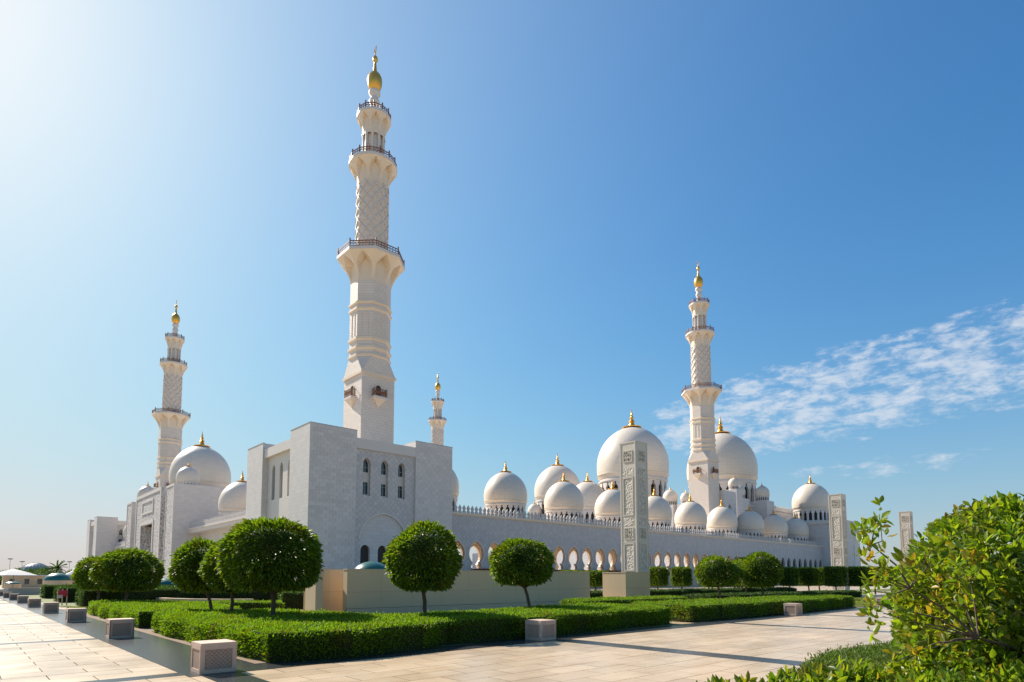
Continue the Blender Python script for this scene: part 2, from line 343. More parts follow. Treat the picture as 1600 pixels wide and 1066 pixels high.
def oval_mesh(name, P, D, size, wid, m, jitter=.5, fold=.2, seed=1):
    r = np.random.default_rng(seed); n = len(P); P = np.asarray(P, float); D = np.asarray(D, float)
    d = D + r.normal(0, jitter, (n, 3)); d /= np.linalg.norm(d, axis=1)[:, None] + 1e-9
    q = np.cross(d, r.normal(0, 1, (n, 3))); q /= np.linalg.norm(q, axis=1)[:, None] + 1e-9
    up = np.cross(d, q); s = (size * r.uniform(.6, 1.3, n))[:, None]; w = wid / size * s * r.uniform(.8, 1.2, n)[:, None]; curl = r.uniform(-.02, .22, n)[:, None]
    v = np.empty((n, 11, 3)); ts = (0, .18, .45, .75, 1.); ws = (0, .30, .5, .36, 0)
    for k, (t_, w_) in enumerate(zip(ts, ws)): v[:, k] = P + d * s * t_ - up * s * curl * t_ * t_
    for k in (1, 2, 3):
        for j, sg in enumerate((-1, 1)): v[:, 4 + k + 3 * j] = v[:, k] + q * w * ws[k] * sg + up * w * fold * ws[k] * 2
    me = bpy.data.meshes.new(name); me.vertices.add(n * 11); me.vertices.foreach_set('co', v.ravel())
    L1 = [0, 1, 5, 1, 2, 5, 2, 6, 5, 2, 3, 6, 3, 7, 6, 3, 4, 7]; L2 = [0, 8, 1, 1, 8, 2, 2, 8, 9, 2, 9, 3, 3, 9, 10, 3, 10, 4]
    idx = np.array(L1 + L2); loops = (np.arange(n)[:, None] * 11 + idx).ravel(); k = len(idx)
    me.loops.add(n * k); me.loops.foreach_set('vertex_index', loops.astype(np.int32))
    me.polygons.add(n * k // 3); me.polygons.foreach_set('loop_start', np.arange(0, n * k, 3, dtype=np.int32))
    me.update(calc_edges=True); me.validate(); me.shade_smooth(); me.materials.append(MAT[m] if isinstance(m, str) else m)
    return me
def blade_mesh(name, P, D, size, wid, m, jitter=.4, seed=1):
    """cheap: a single diamond of two triangles per leaf"""
    r = np.random.default_rng(seed); n = len(P); P = np.asarray(P, float); D = np.asarray(D, float)
    d = D + r.normal(0, jitter, (n, 3)); d /= np.linalg.norm(d, axis=1)[:, None] + 1e-9
    q = np.cross(d, r.normal(0, 1, (n, 3))); q /= np.linalg.norm(q, axis=1)[:, None] + 1e-9
    s = (size * r.uniform(.6, 1.3, n))[:, None]; w = wid / size * s
    v = np.empty((n, 4, 3)); v[:, 0] = P; v[:, 1] = P + d * s * .45 - q * w * .5; v[:, 2] = P + d * s; v[:, 3] = P + d * s * .45 + q * w * .5
    me = bpy.data.meshes.new(name); me.vertices.add(n * 4); me.vertices.foreach_set('co', v.ravel())
    idx = np.array([0, 1, 2, 0, 2, 3]); loops = (np.arange(n)[:, None] * 4 + idx).ravel()
    me.loops.add(n * 6); me.loops.foreach_set('vertex_index', loops.astype(np.int32))
    me.polygons.add(n * 2); me.polygons.foreach_set('loop_start', np.arange(0, n * 6, 3, dtype=np.int32))
    me.update(calc_edges=True); me.validate(); me.materials.append(MAT[m] if isinstance(m, str) else m)
    return me

# ------------------------------------------------------------------ THE GROUND
def sheet(name, pts, z, m):
    o = MB().add([(x, y, z) for x, y in pts], [tuple(range(len(pts)))]).build(name, m); return tag(o, kind='structure')
def rect(x0, y0, x1, y1): return [(x0, y0), (x1, y0), (x1, y1), (x0, y1)]
sheet('desert_ground', rect(-2500, -600, 2500, 3000), -.06, 'desert')
sheet('garden_paving', rect(-60, 0, 160, 76), -.05, 'farpave')
sheet('plaza_far_paving', rect(-60, -60, 3.1, 120), -.046, 'farpave')
grout = sheet('plaza_joint_bed', [(-14, -10), (60, -10), (60, 12.35), (3.15, 12.35), (3.15, 60), (-14, 60)], -.030, 'grout')
lawn = sheet('lawn', [(4.6, 12.8), (20.6, 12.8), (20.6, 21.5), (12, 24.5), (11.5, 34), (18, 37), (18, 46), (5, 46)], -.012, 'lawn')
sheet('lawn_right', rect(22, 13.2, 41, 24), -.012, 'lawn'); sheet('lawn_side', rect(41.5, 13.0, 62, 21), -.016, 'lawn')
sheet('lawn_back', rect(23, 27.5, 120, 34), -.016, 'lawn'); sheet('lawn_left', rect(5, 48, 34, 100), -.016, 'lawn')
# dark granite strips
strips = MB()
for x0, x1 in ((3.3, 3.95), (12.3, 13.0), (21.95, 22.45), (30.0, 30.5), (38.9, 39.4), (47.5, 48.)): strips.box(x0, -10, -.02, x1, 11.75, .0)
for k in range(11):
    y = 12.25 + 8.93 * k; strips.box(-30, y - .22, -.02, 3.1, y + .22, .0)
tag(strips.build('granite_strips', 'granite'), kind='structure')
band = MB(); band.box(3.1, 11.76, -.02, 4.55, 110, .004); band.box(4.55, 11.76, -.02, 60, 12.7, .004)
band_o = tag(band.build('granite_border', 'granite'), kind='structure')
sheet('soil_strip', [(4.55, 12.7), (5.2, 12.7), (5.2, 44), (4.55, 44)], .004, 'soil')
# plaza slabs: nearest as single pieces, the rest joined
XB = [(-14, 3.1)]; cells = []
def tiles_in(x0, x1, y0, y1, lx, ly):
    out = []; ny = max(1, round((y1 - y0) / ly)); dy = (y1 - y0) / ny
    nx = max(1, round((x1 - x0) / lx)); dx = (x1 - x0) / nx
    for j in range(ny):
        sh = dx * .5 if j % 2 else 0
        xs = [x0] + [x0 + sh + dx * i for i in range(0 if sh else 1, nx)] + [x1]
        for a, b2 in zip(xs, xs[1:]):
            if b2 - a > .05: out.append((a, y0 + j * dy, b2, y0 + (j + 1) * dy))
    return out
xs = [-14, 3.3]; T = []
sx = [(-14, 3.1), (3.95, 12.3), (13.0, 21.95), (22.45, 30.0), (30.5, 38.9), (39.4, 47.5)]
for x0, x1 in sx[1:]: T += tiles_in(x0, x1, -6, 11.75, 1.2, .6)
T += tiles_in(3.1, 3.3, -6, 11.75, 1, 1.2) + tiles_in(-14, 3.1, -6, 12.03, 1.2, .6)
for k in range(5):
    y = 12.25 + 8.93 * k; T += tiles_in(-14, 3.1, y + .22, y + 8.93 - .22, 1.2, .62)
def vis(x, y):
    d = Vector((x, y, -1.7)); w_ = d.dot(cw)
    if w_ < 1: return -1
    px = 800 + 946 * d.dot(cr) / w_; py = 827.7 - 946 * d.dot(cu) / w_
    return w_ if -60 < px < 1500 and py < 1110 else -1
near = sorted([t for t in T if vis((t[0] + t[2]) / 2, (t[1] + t[3]) / 2) > 0], key=lambda t: vis((t[0] + t[2]) / 2, (t[1] + t[3]) / 2))
single = set(near[:300]); rest = MB(); cache = {}
for t_ in T:
    x0, y0, x1, y1 = t_; g = .008; h = random.uniform(-.0012, .0012)
    if t_ in single:
        key = (round(x1 - x0, 2), round(y1 - y0, 2))
        if key not in cache:
            a, b2 = key[0] / 2 - g, key[1] / 2 - g; cache[key] = MB().box(-a, -b2, -.025, a, b2, 0).mesh('paving_slab', 'tile')
        inst('paving_slab', cache[key], grout, ((x0 + x1) / 2, (y0 + y1) / 2, h))
    else: rest.box(x0 + g, y0 + g, -.025, x1 - g, y1 - g, h)
tag(rest.build('far_paving_slabs', 'tile', grout), kind='stuff')

# ------------------------------------------------------------------ MOSQUE PARTS
DOMEP = [(.488, 0), (.497, .05), (.5, .12), (.498, .19), (.485, .27), (.462, .345), (.43, .415), (.39, .478), (.34, .537), (.285, .587), (.225, .63), (.165, .66), (.10, .683), (.04, .695), (0.001, .70)]
me_dome = MB().lathe([(.47, -.06), (.492, -.012), (.5, -.004), (.488, .0)] + DOMEP[1:], 64, cap=False).mesh('dome', 'dome', 35)
NA = 22
def drumskip(a, t):
    f = (a * NA / (2 * PI)) % 1 - .5; f = abs(f) * 2
    if f > .52 or t < .18: return False
    return t < .62 or f < .52 * (1 - ((t - .62) / .22) ** 1.6) if t < .84 else False
me_drum = MB().polar(lambda a, t: (.465, -.45 + .39 * t), NA * 10, 18, skip=drumskip).polar(lambda a, t: (.44, -.45 + .39 * t), NA * 10, 18, skip=drumskip)
me_drum.lathe([(.465, -.45), (.492, -.45), (.492, -.42), (.465, -.41)], 48, cap=False).lathe([(.465, -.115), (.48, -.105), (.48, -.085), (.465, -.08)], 48, cap=False)
me_drum = me_drum.mesh('drum', 'cream'.replace('cream', 'marble'), 35)
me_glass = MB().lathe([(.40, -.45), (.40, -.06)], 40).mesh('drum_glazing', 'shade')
FIN = [(.135, .688), (.14, .70), (.05, .715), (.04, .74), (.028, .76), (.045, .78), (.03, .80), (.018, .815), (.032, .835), (.02, .85), (.013, .865), (.02, .88), (.012, .895), (.006, .93), (.003, .97)]
me_fin = MB().lathe(FIN, 20).mesh('finial', 'gold', 50)
def dome(parent, x, y, z, w, drum=True, fin=True):
    p = world_loc(parent); o = inst('dome', me_dome, parent, (x - p.x, y - p.y, z - p.z), random.uniform(0, 1), w)
    if drum: inst('drum', me_drum, o); inst('drum_glazing', me_glass, o)
    if fin: inst('finial', me_fin, o)
    return o
def merlons(mb, x0, x1, y, z, h=1.5, pitch=.93, axis='x', w=.74, th=.12):
    n = int(abs(x1 - x0) / pitch); sg = 1 if x1 > x0 else -1
    prof = [(-.5, 0), (.5, 0), (.5, .25), (.28, .34), (.28, .42), (.5, .55), (.38, .72), (.12, .88), (0, 1), (-.12, .88), (-.38, .72), (-.5, .55), (-.28, .42), (-.28, .34), (-.5, .25)]
    for i in range(n):
        c = x0 + sg * pitch * (i + .5); k = len(prof)
        q = [(c + p[0] * w, z + p[1] * h) for p in prof]
        vs = [(a, y, b2) if axis == 'x' else (y, a, b2) for a, b2 in q] + [(a, y + th, b2) if axis == 'x' else (y + th, a, b2) for a, b2 in q]
        mb.add(vs, [tuple(range(k)), tuple(reversed(range(k, 2 * k)))] + [(j, (j + 1) % k, k + (j + 1) % k, k + j) for j in range(k)])

# ---- corner buildings (square towers round the minaret feet)
def panel_field(parent, x0, x1, z0, z1, y, bw=1.1, bh=.56, limit=300, start=0):
    """marble facing slabs on a -Y face, slightly proud with open joints"""
    nx = round((x1 - x0) / bw); dx = (x1 - x0) / nx; nz = round((z1 - z0) / bh); dz = (z1 - z0) / nz
    p = world_loc(parent); full = MB().box(-dx / 2 + .014, -.03, -dz / 2 + .014, dx / 2 - .014, .01, dz / 2 - .014).mesh('marble_slab', 'panel')
    half = MB().box(-dx / 4 + .014, -.03, -dz / 2 + .014, dx / 4 - .014, .01, dz / 2 - .014).mesh('marble_slab', 'panel')
    rest = MB(); n = 0
    for j in reversed(range(nz)):
        zc = z0 + (j + .5) * dz
        row = [(x0 + (i + .5) * dx, 1) for i in range(nx)] if j % 2 else [(x0 + dx / 4, .5)] + [(x0 + (i + 1) * dx, 1) for i in range(nx - 1)] + [(x1 - dx / 4, .5)]
        for xc, f in row:
            if n < limit: inst('marble_slab', full if f == 1 else half, parent, (xc - p.x, y - p.y + random.uniform(-.006, .006), zc - p.z)); n += 1
            else:
                a = dx * f / 2 - .014; rest.box(xc - a, y - .03, zc - dz / 2 + .014, xc + a, y + .01, zc + dz / 2 - .014)
    if rest.v: tag(rest.build('marble_slabs', 'panel', parent), kind='stuff')
def corner_building(x0, y0, zt, label, detail=True, sy=24.8, sx=24.8):
    B = empty('corner_building', (x0, y0, 0), label, 'building')
    x1, y1 = x0 + sx, y0 + sy; k = sx / 24.8; ky = sy / 24.8
    a, b2 = x0 + 7.25 * k, x0 + 17.55 * k; c, d = y0 + 6.8 * ky, y0 + 17.8 * ky
    zm = zt - 1.05; w = MB()
    w.box(x0 + .001, y0 + .001, 0, a, c, zt); w.box(b2, y0 + .001, 0, x1 - .001, c, zt); w.box(x0 + .001, d, 0, a, y1 - .001, zt); w.box(b2, d, 0, x1 - .001, y1 - .001, zt)
    w.build('wall', 'wall', B)
    # body between the piers (kept back from the niches)
    MB().box(a, y0 + 1.6, 0, b2, y1 - .3, zm - .5).box(x0 + 1.6, c, 0, a, d, zm - .5).box(b2, c, 0, x1 - .3, d, zm - .5).build('core_wall', 'marble', B)
    # -Y facade between piers: frieze, recessed field with niches, big blind arch
    cx = (a + b2) / 2; yf = y0 + .28
    U, V = (1, 0, 0), (0, 1, 0)
    MB().box(a + .002, y0 + .02, zt - 2.6, b2 - .002, y0 + 1.6, zm).build('frieze', 'marble', B)
    holes = []; hx = [cx - 3.3, cx - .25, cx + 2.75]
    for q in hx: holes.append([(x, z) for x, z in pointed(.62, 18.9, 19.9, 14.2, 5, q)])
    arch = pointed(3.95, 7.6, 11.6, 0.0, 12, cx - .3)
    holes.append([(arch[0][0], .02)] + arch[1:-1] + [(arch[-1][0], .02)])
    outer = [(a + .002, 0), (b2 - .002, 0), (b2 - .002, zt - 2.6), (a + .002, zt - 2.6)]
    MB().wall((0, yf, 0), U, V, outer, holes, .75).build('facade_field', 'diag', B)
    low = [pointed(.78, 6.0, 6.85, .6, 6, cx - .3 + o) for o in (-2.9, 0, 2.9)]
    MB().wall((0, yf + .25, 0), U, V, [(cx - 4.6, 0), (cx + 4., 0), (cx + 4., 12), (cx - 4.6, 12)], low, .5).build('blind_arch', 'wall', B)
    MB().ring((0, yf, 0), U, V, arch[1:-1], .22, .07).build('arch_moulding', 'marble', B)
    for o in (-2.9, 0, 2.9):
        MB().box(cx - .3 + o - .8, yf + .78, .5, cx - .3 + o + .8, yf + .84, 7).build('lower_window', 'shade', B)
    for q in hx:
        wi = MB().wall((0, yf + .56, 0), U, V, [(q - .7, 14.0), (q + .7, 14.0), (q + .7, 20.1), (q - .7, 20.1)], [pointed(.52, 18.9, 19.8, 17.8, 5, q), [(q - .5, 14.45), (q + .5, 14.45), (q + .5, 16.3), (q - .5, 16.3)]], .12).build('window', 'marble', B)
        MB().box(q - .66, yf + .67, 14.0, q + .66, yf + .70, 20.0).build('pane', 'dark', wi)
        MB().box(q - .03, yf + .60, 14.45, q + .03, yf + .66, 19.8).box(q - .52, yf + .60, 15.8, q + .52, yf + .66, 15.86).box(q - .52, yf + .60, 18.5, q + .52, yf + .66, 18.56).build('frame', 'metal', wi)
    # -X facade between piers, deeper recess
    xf = x0 + .9; U, V = (0, 1, 0), (1, 0, 0); cy_ = (c + d) / 2
    MB().box(x0 + .25, c + .002, zt - 2.5, x0 + 1.6, d - .002, zm).build('frieze', 'marble', B)
    holes = [[(x, z) for x, z in pointed(.62, 18.8, 19.9, 14.3, 5, q)] for q in (cy_ - 3.2, cy_ - .1, cy_ + 3.)]
    door = pointed(2.3, 8.2, 11.2, .02, 9, cy_); holes.append(door)
    MB().wall((xf, 0, 0), U, V, [(c + .002, 0), (d - .002, 0), (d - .002, zt - 2.5), (c + .002, zt - 2.5)], holes, .6).build('facade_field', 'marble', B)
    MB().ring((xf, 0, 0), U, V, door, .18, .1).build('arch_moulding', 'cream', B)
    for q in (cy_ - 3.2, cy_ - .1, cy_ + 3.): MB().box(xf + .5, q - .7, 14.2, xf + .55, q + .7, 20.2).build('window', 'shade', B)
    MB().box(x0 - .05, y0 - .05, zt, a + .03, y0 + .3, zt + .07).box(x0 - .05, y0 + .3, zt, x0 + .3, c, zt + .07).box(b2 - .03, y0 - .05, zt, x1 + .03, y0 + .3, zt + .07).box(x0 - .05, d - .03, zt, x0 + .3, y1, zt + .07).build('coping', 'joint', B)
    if detail:
        panel_field(B, x0 + .02, a - .02, 1.5, zt - .05, y0, limit=300)
        panel_field(B, b2 + .02, x1 - .02, 1.5, zt - .05, y0, limit=0)
    return B
corner_building(35.45, 80.7, 23.75, 'near square marble building at the foot of the tallest minaret, windows over a blind arch', True)
corner_building(35.5, 256.2, 24.0, 'distant square marble building at the far left end of the mosque beyond the entrance portal', False, 21.5, 21.5)

# ---- south arcade
AR = empty('arcade_wing', (60.2, 84, 0), 'long low white arcade with keyhole arches, leaf crenellations and a row of nine domes', 'building')
KEY = [(.85, 3.0), (.85, 3.6), (1.28, 3.8), (1.2, 4.1), (.92, 4.42), (.9, 4.7), (1.2, 5.0), (1.52, 5.5), (1.66, 6.1), (1.6, 6.7), (1.38, 7.3), (1.0, 7.8), (.55, 8.16), (0, 8.45)]
def keyhole(cx): return [(cx - x, z) for x, z in KEY] + [(cx + x, z) for x, z in reversed(KEY[:-1])]
ax = [68.2 + 4.32 * k for k in range(-1, 27)]; dx_ = [68.2 + 4.32 * k for k in range(27, 37)]
U, V = (1, 0, 0), (0, 1, 0); Xe = 226.
wa = MB(); mo = MB()
for cx in ax:
    wa.wall((0, 84, 0), U, V, [(cx - 2.16, 0), (cx + 2.16, 0), (cx + 2.16, 13.0), (cx - 2.16, 13.0)], [keyhole(cx)], .55)
wa.wall((0, 84, 0), U, V, [(60.1, 0), (ax[0] - 2.16, 0), (ax[0] - 2.16, 13.), (60.1, 13.)], (), .55)
for cx in dx_:
    wa.wall((0, 84, 0), U, V, [(cx - 2.16, 0), (cx + 2.16, 0), (cx + 2.16, 13.0), (cx - 2.16, 13.0)], [pointed(1.35, 5.9, 8.5, 3.2, 7, cx)], .55)
wa.build('arcade_wall', 'diag', AR)
me_arch = MB().ring((0, 0, 0), U, V, keyhole(0), .22, .07).mesh('arch_surround', 'cream', 40)
me_colm = MB()
for o in (-1.5, 1.5):
    me_colm.lathe([(.42, 3.0), (.42, 3.4), (.22, 3.6), (.2, 4.1), (.26, 4.4), (.46, 4.75), (.46, 4.9)], 14, (o, .65))
me_colm = me_colm.mesh('column_pair', 'marble', 40)
for cx in ax:
    s_ = inst('arch_surround', me_arch, AR, (cx - 60.2, 0, 0)); inst('column_pair', me_colm, AR, (cx - 60.2, .1, 0))
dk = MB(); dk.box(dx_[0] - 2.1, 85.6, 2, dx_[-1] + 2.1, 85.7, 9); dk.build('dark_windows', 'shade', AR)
ib = MB()
for cx in ax[:-1]: ib.wall((0, 95.5, 0), U, V, [(cx - 2.16, 3), (cx + 2.16, 3), (cx + 2.16, 12.6), (cx - 2.16, 12.6)], [keyhole(cx)], .6)
ib.build('inner_arcade_wall', 'cream', AR)
MB().box(60.1, 84.6, 12.5, Xe, 96.6, 13.0).build('roof_slab', 'cream', AR)
MB().box(60.1, 84.6, 0, Xe, 96.6, 3.0).build('gallery_floor', 'cream', AR)
MB().box(60.1, 83.72, 13.05, Xe, 84.55, 13.32).box(60.1, 83.82, 12.9, Xe, 84.55, 13.05).build('cornice', 'cream', AR)
ml = MB(); merlons(ml, 60.3, 222, 84.0, 13.3); tag(ml.build('crenellations', 'merlon', AR), kind='stuff')
for k in range(-1, 9): dome(AR, 81.46 + 17.43 * k, 91, 17.35, 8.85)

# ---- east arcade (left of the near corner building)
EA = empty('east_wing', (38.8, 105.5, 0), 'low plain white wing with crenellated roof behind the round trees left of the corner building', 'building')
MB().box(41.2, 105.5, 0, 52, 153, 12.3).build('wall', 'wall', EA); MB().box(38.8, 105.5, 12.3, 52, 153, 13.0).build('roof_slab', 'marble', EA)
MB().box(38.5, 105.5, 13.0, 39.4, 153, 13.35).build('cornice', 'marble', EA);
ml = MB(); merlons(ml, 105.6, 153, 38.8, 13.33, axis='y'); tag(ml.build('crenellations', 'merlon', EA), kind='stuff')
dome(EA, 45.6, 138.5, 16.9, 9.3); dome(EA, 45.6, 121, 16.9, 9.3)
EB = empty('north_east_wing', (38.8, 204, 0), 'low distant white wing between the entrance portal and the far corner building', 'building')
MB().box(41, 204.6, 0, 52, 256, 13.0).build('wall', 'wall', EB); MB().box(40.7, 204.6, 13, 41.6, 256, 13.35).build('cornice', 'marble', EB)
ml = MB(); merlons(ml, 205, 256, 41.0, 13.35, axis='y'); tag(ml.build('crenellations', 'merlon', EB), kind='stuff')
for k in range(3): dome(EB, 46.5, 214 + 17 * k, 16.9, 8.8)

# ---- entrance portal
PO = empty('entrance_portal', (35.5, 178, 0), 'tall carved entrance portal with floral relief, framed inscription panel and three domes above', 'building')
U, V = (0, 1, 0), (1, 0, 0)
for ya, yb in ((152.8, 160.0), (198.0, 204.5)):
    MB().box(35.6, ya, 0, 50, yb, 23.7).build('tower', 'wall', PO)
    MB().box(35.5, ya + .35, 0, 35.62, yb - .35, 23.2).build('carved_face', 'portalcarve', PO)
    MB().box(35.4, ya, 0, 35.6, ya + .35, 23.7).box(35.4, yb - .35, 0, 35.6, yb, 23.7).box(35.4, ya + .35, 23.2, 35.6, yb - .35, 23.7).build('pier_frame', 'marble', PO)
MB().box(39.5, 160, 0, 50, 198, 19.8).build('recessed_wall', 'wall', PO)
op = [(172.3, .02), (185.2, .02), (185.2, 15.9), (172.3, 15.9)]
MB().wall((35.5, 0, 0), U, V, [(164.6, 0), (192.2, 0), (192.2, 24.2), (164.6, 24.2)], [op], 4).build('gate_frame', 'portalcarve', PO)
MB().box(36.3, 165, 15.9, 48, 192, 24.2).build('gate_block', 'wall', PO)
fr = MB(); fr.box(35.36, 164.6, 0, 35.5, 165.3, 24.2).box(35.36, 191.5, 0, 35.5, 192.2, 24.2).box(35.34, 165.3, 23.4, 35.5, 191.5, 24.25)
fr.box(35.36, 171.5, 0, 35.5, 172.3, 16.8).box(35.36, 185.2, 0, 35.5, 186., 16.8).box(35.35, 172.3, 15.9, 35.5, 185.2, 16.8).build('gate_moulding', 'marble', PO)
ip = MB(); ip.box(35.34, 172.3, 18.7, 35.5, 184.7, 19.2).box(35.34, 172.3, 21.7, 35.5, 184.7, 22.2).box(35.35, 172.3, 19.2, 35.5, 172.9, 21.7).box(35.35, 184.1, 19.2, 35.5, 184.7, 21.7).build('inscription_frame', 'marble', PO)
gate_arch = pointed(3.6, 8, 12.5, .05, 9, 178.7)
MB().wall((39.4, 0, 0), U, V, [(172.3, 0), (185.2, 0), (185.2, 15.9), (172.3, 15.9)], [gate_arch], .5).build('gate_wall', 'marble', PO)
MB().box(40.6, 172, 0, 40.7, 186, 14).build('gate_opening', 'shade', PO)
MB().box(41, 166, 0, 54, 192, 27.3 - 6.6).build('dome_base', 'wall', PO)
dome(PO, 47.5, 177.5, 27.5, 15.1); dome(PO, 41, 163.9, 26.0, 5.3); dome(PO, 39.5, 199.8, 25.2, 5.2)

# ---- prayer hall
HL = empty('prayer_hall', (200, 100, 0), 'great prayer hall with the four largest onion domes rising behind the arcade roofline', 'building')
MB().box(206, 101, 0, 262, 226, 27.4).build('hall_wall', 'wall', HL)
MB().box(205.6, 100.6, 27.4, 262, 101.5, 28.1).box(205.6, 101.5, 27.4, 206.6, 226, 28.1).build('cornice', 'marble', HL)
ml = MB(); merlons(ml, 205.8, 262, 100.8, 28.1, 1.3); merlons(ml, 101.6, 226, 205.8, 28.1, 1.3, axis='y'); tag(ml.build('crenellations', 'merlon', HL), kind='stuff')
MB().box(181, 104, 0, 206, 226, 14).build('front_wall', 'wall', HL)
for x, y, z, w in ((217, 158.6, 46.8, 31.2), (212.5, 114.2, 39.3, 25.6), (212.5, 199.5, 41.0, 22.7)):
    dome(HL, x, y, z, w); zb = z - .45 * w
    MB().lathe([(w * .56, 14), (w * .56, zb)], 8, (x, y), PI / 8).build('drum_base', 'wall', HL)
dome(HL, 200, 170, 32, 17.2); MB().lathe([(9.5, 10), (9.5, 24.3)], 8, (200, 170), PI / 8).build('drum_base', 'wall', HL)
for x, y, z, w in ((200, 101.3, 31.4, 4.4), (212, 98.6, 31.6, 5.0), (200, 128.9, 32.0, 5.6), (199, 121.6, 31.2, 4.0), (200, 203, 33, 6.3), (197, 142, 33, 4.2), (193, 99.5, 33.4, 3.6)):
    dome(HL, x, y, z, w); MB().cbox((x, y, 10), w * 1.15, w * 1.15, z - .45 * w - 10).build('turret', 'wall', HL)
SB = empty('hall_end_building', (226, 77, 0), 'plain pale block at the right end of the arcade, behind the second obelisk', 'building')
MB().box(226, 77, 0, 242, 103, 22.3).build('wall', 'wall', SB)
MB().box(225.6, 77.6, 21.2, 226.1, 103, 22.35).box(225.8, 78, 16.2, 226.1, 103, 16.7).build('cornice', 'marble', SB)
MB().box(236, 76.9, 0, 240.5, 77.05, 14).build('recessed_panel', 'marble', SB)
dome(SB, 235, 90.7, 28.2, 13.3); MB().lathe([(7.4, 20), (7.4, 22.6)], 8, (235, 90.7), PI / 8).build('drum_base', 'marble', SB)
MT = empty('hall_stair_tower', (178, 95, 0), 'narrow square tower with one tall arched opening beside the right minaret', 'tower')
MB().wall((177.6, 95, 0), (1, 0, 0), (0, 1, 0), [(0, 0), (8, 0), (8, 29.8), (0, 29.8)], [pointed(1.1, 23.5, 25.5, 16, 6, 3.6)], 1).build('wall', 'wall', MT)
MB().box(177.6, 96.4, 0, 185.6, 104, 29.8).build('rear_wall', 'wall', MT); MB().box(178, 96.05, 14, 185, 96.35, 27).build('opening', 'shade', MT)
MB().box(177.6, 96, 0, 177.9, 96.4, 29.8).build('side_wall', 'wall', MT)

# ---- far courtyard ranges
CW = empty('courtyard_range', (80, 240, 0), 'far white courtyard range seen only through the keyhole arches', 'building')
MB().box(52, 238, 3, 181, 250, 13).build('wall', 'marble', CW)
tag(MB().box(52, 96.7, 2.6, 181, 237.9, 3.0).build('courtyard_floor', 'marble'), kind='structure')

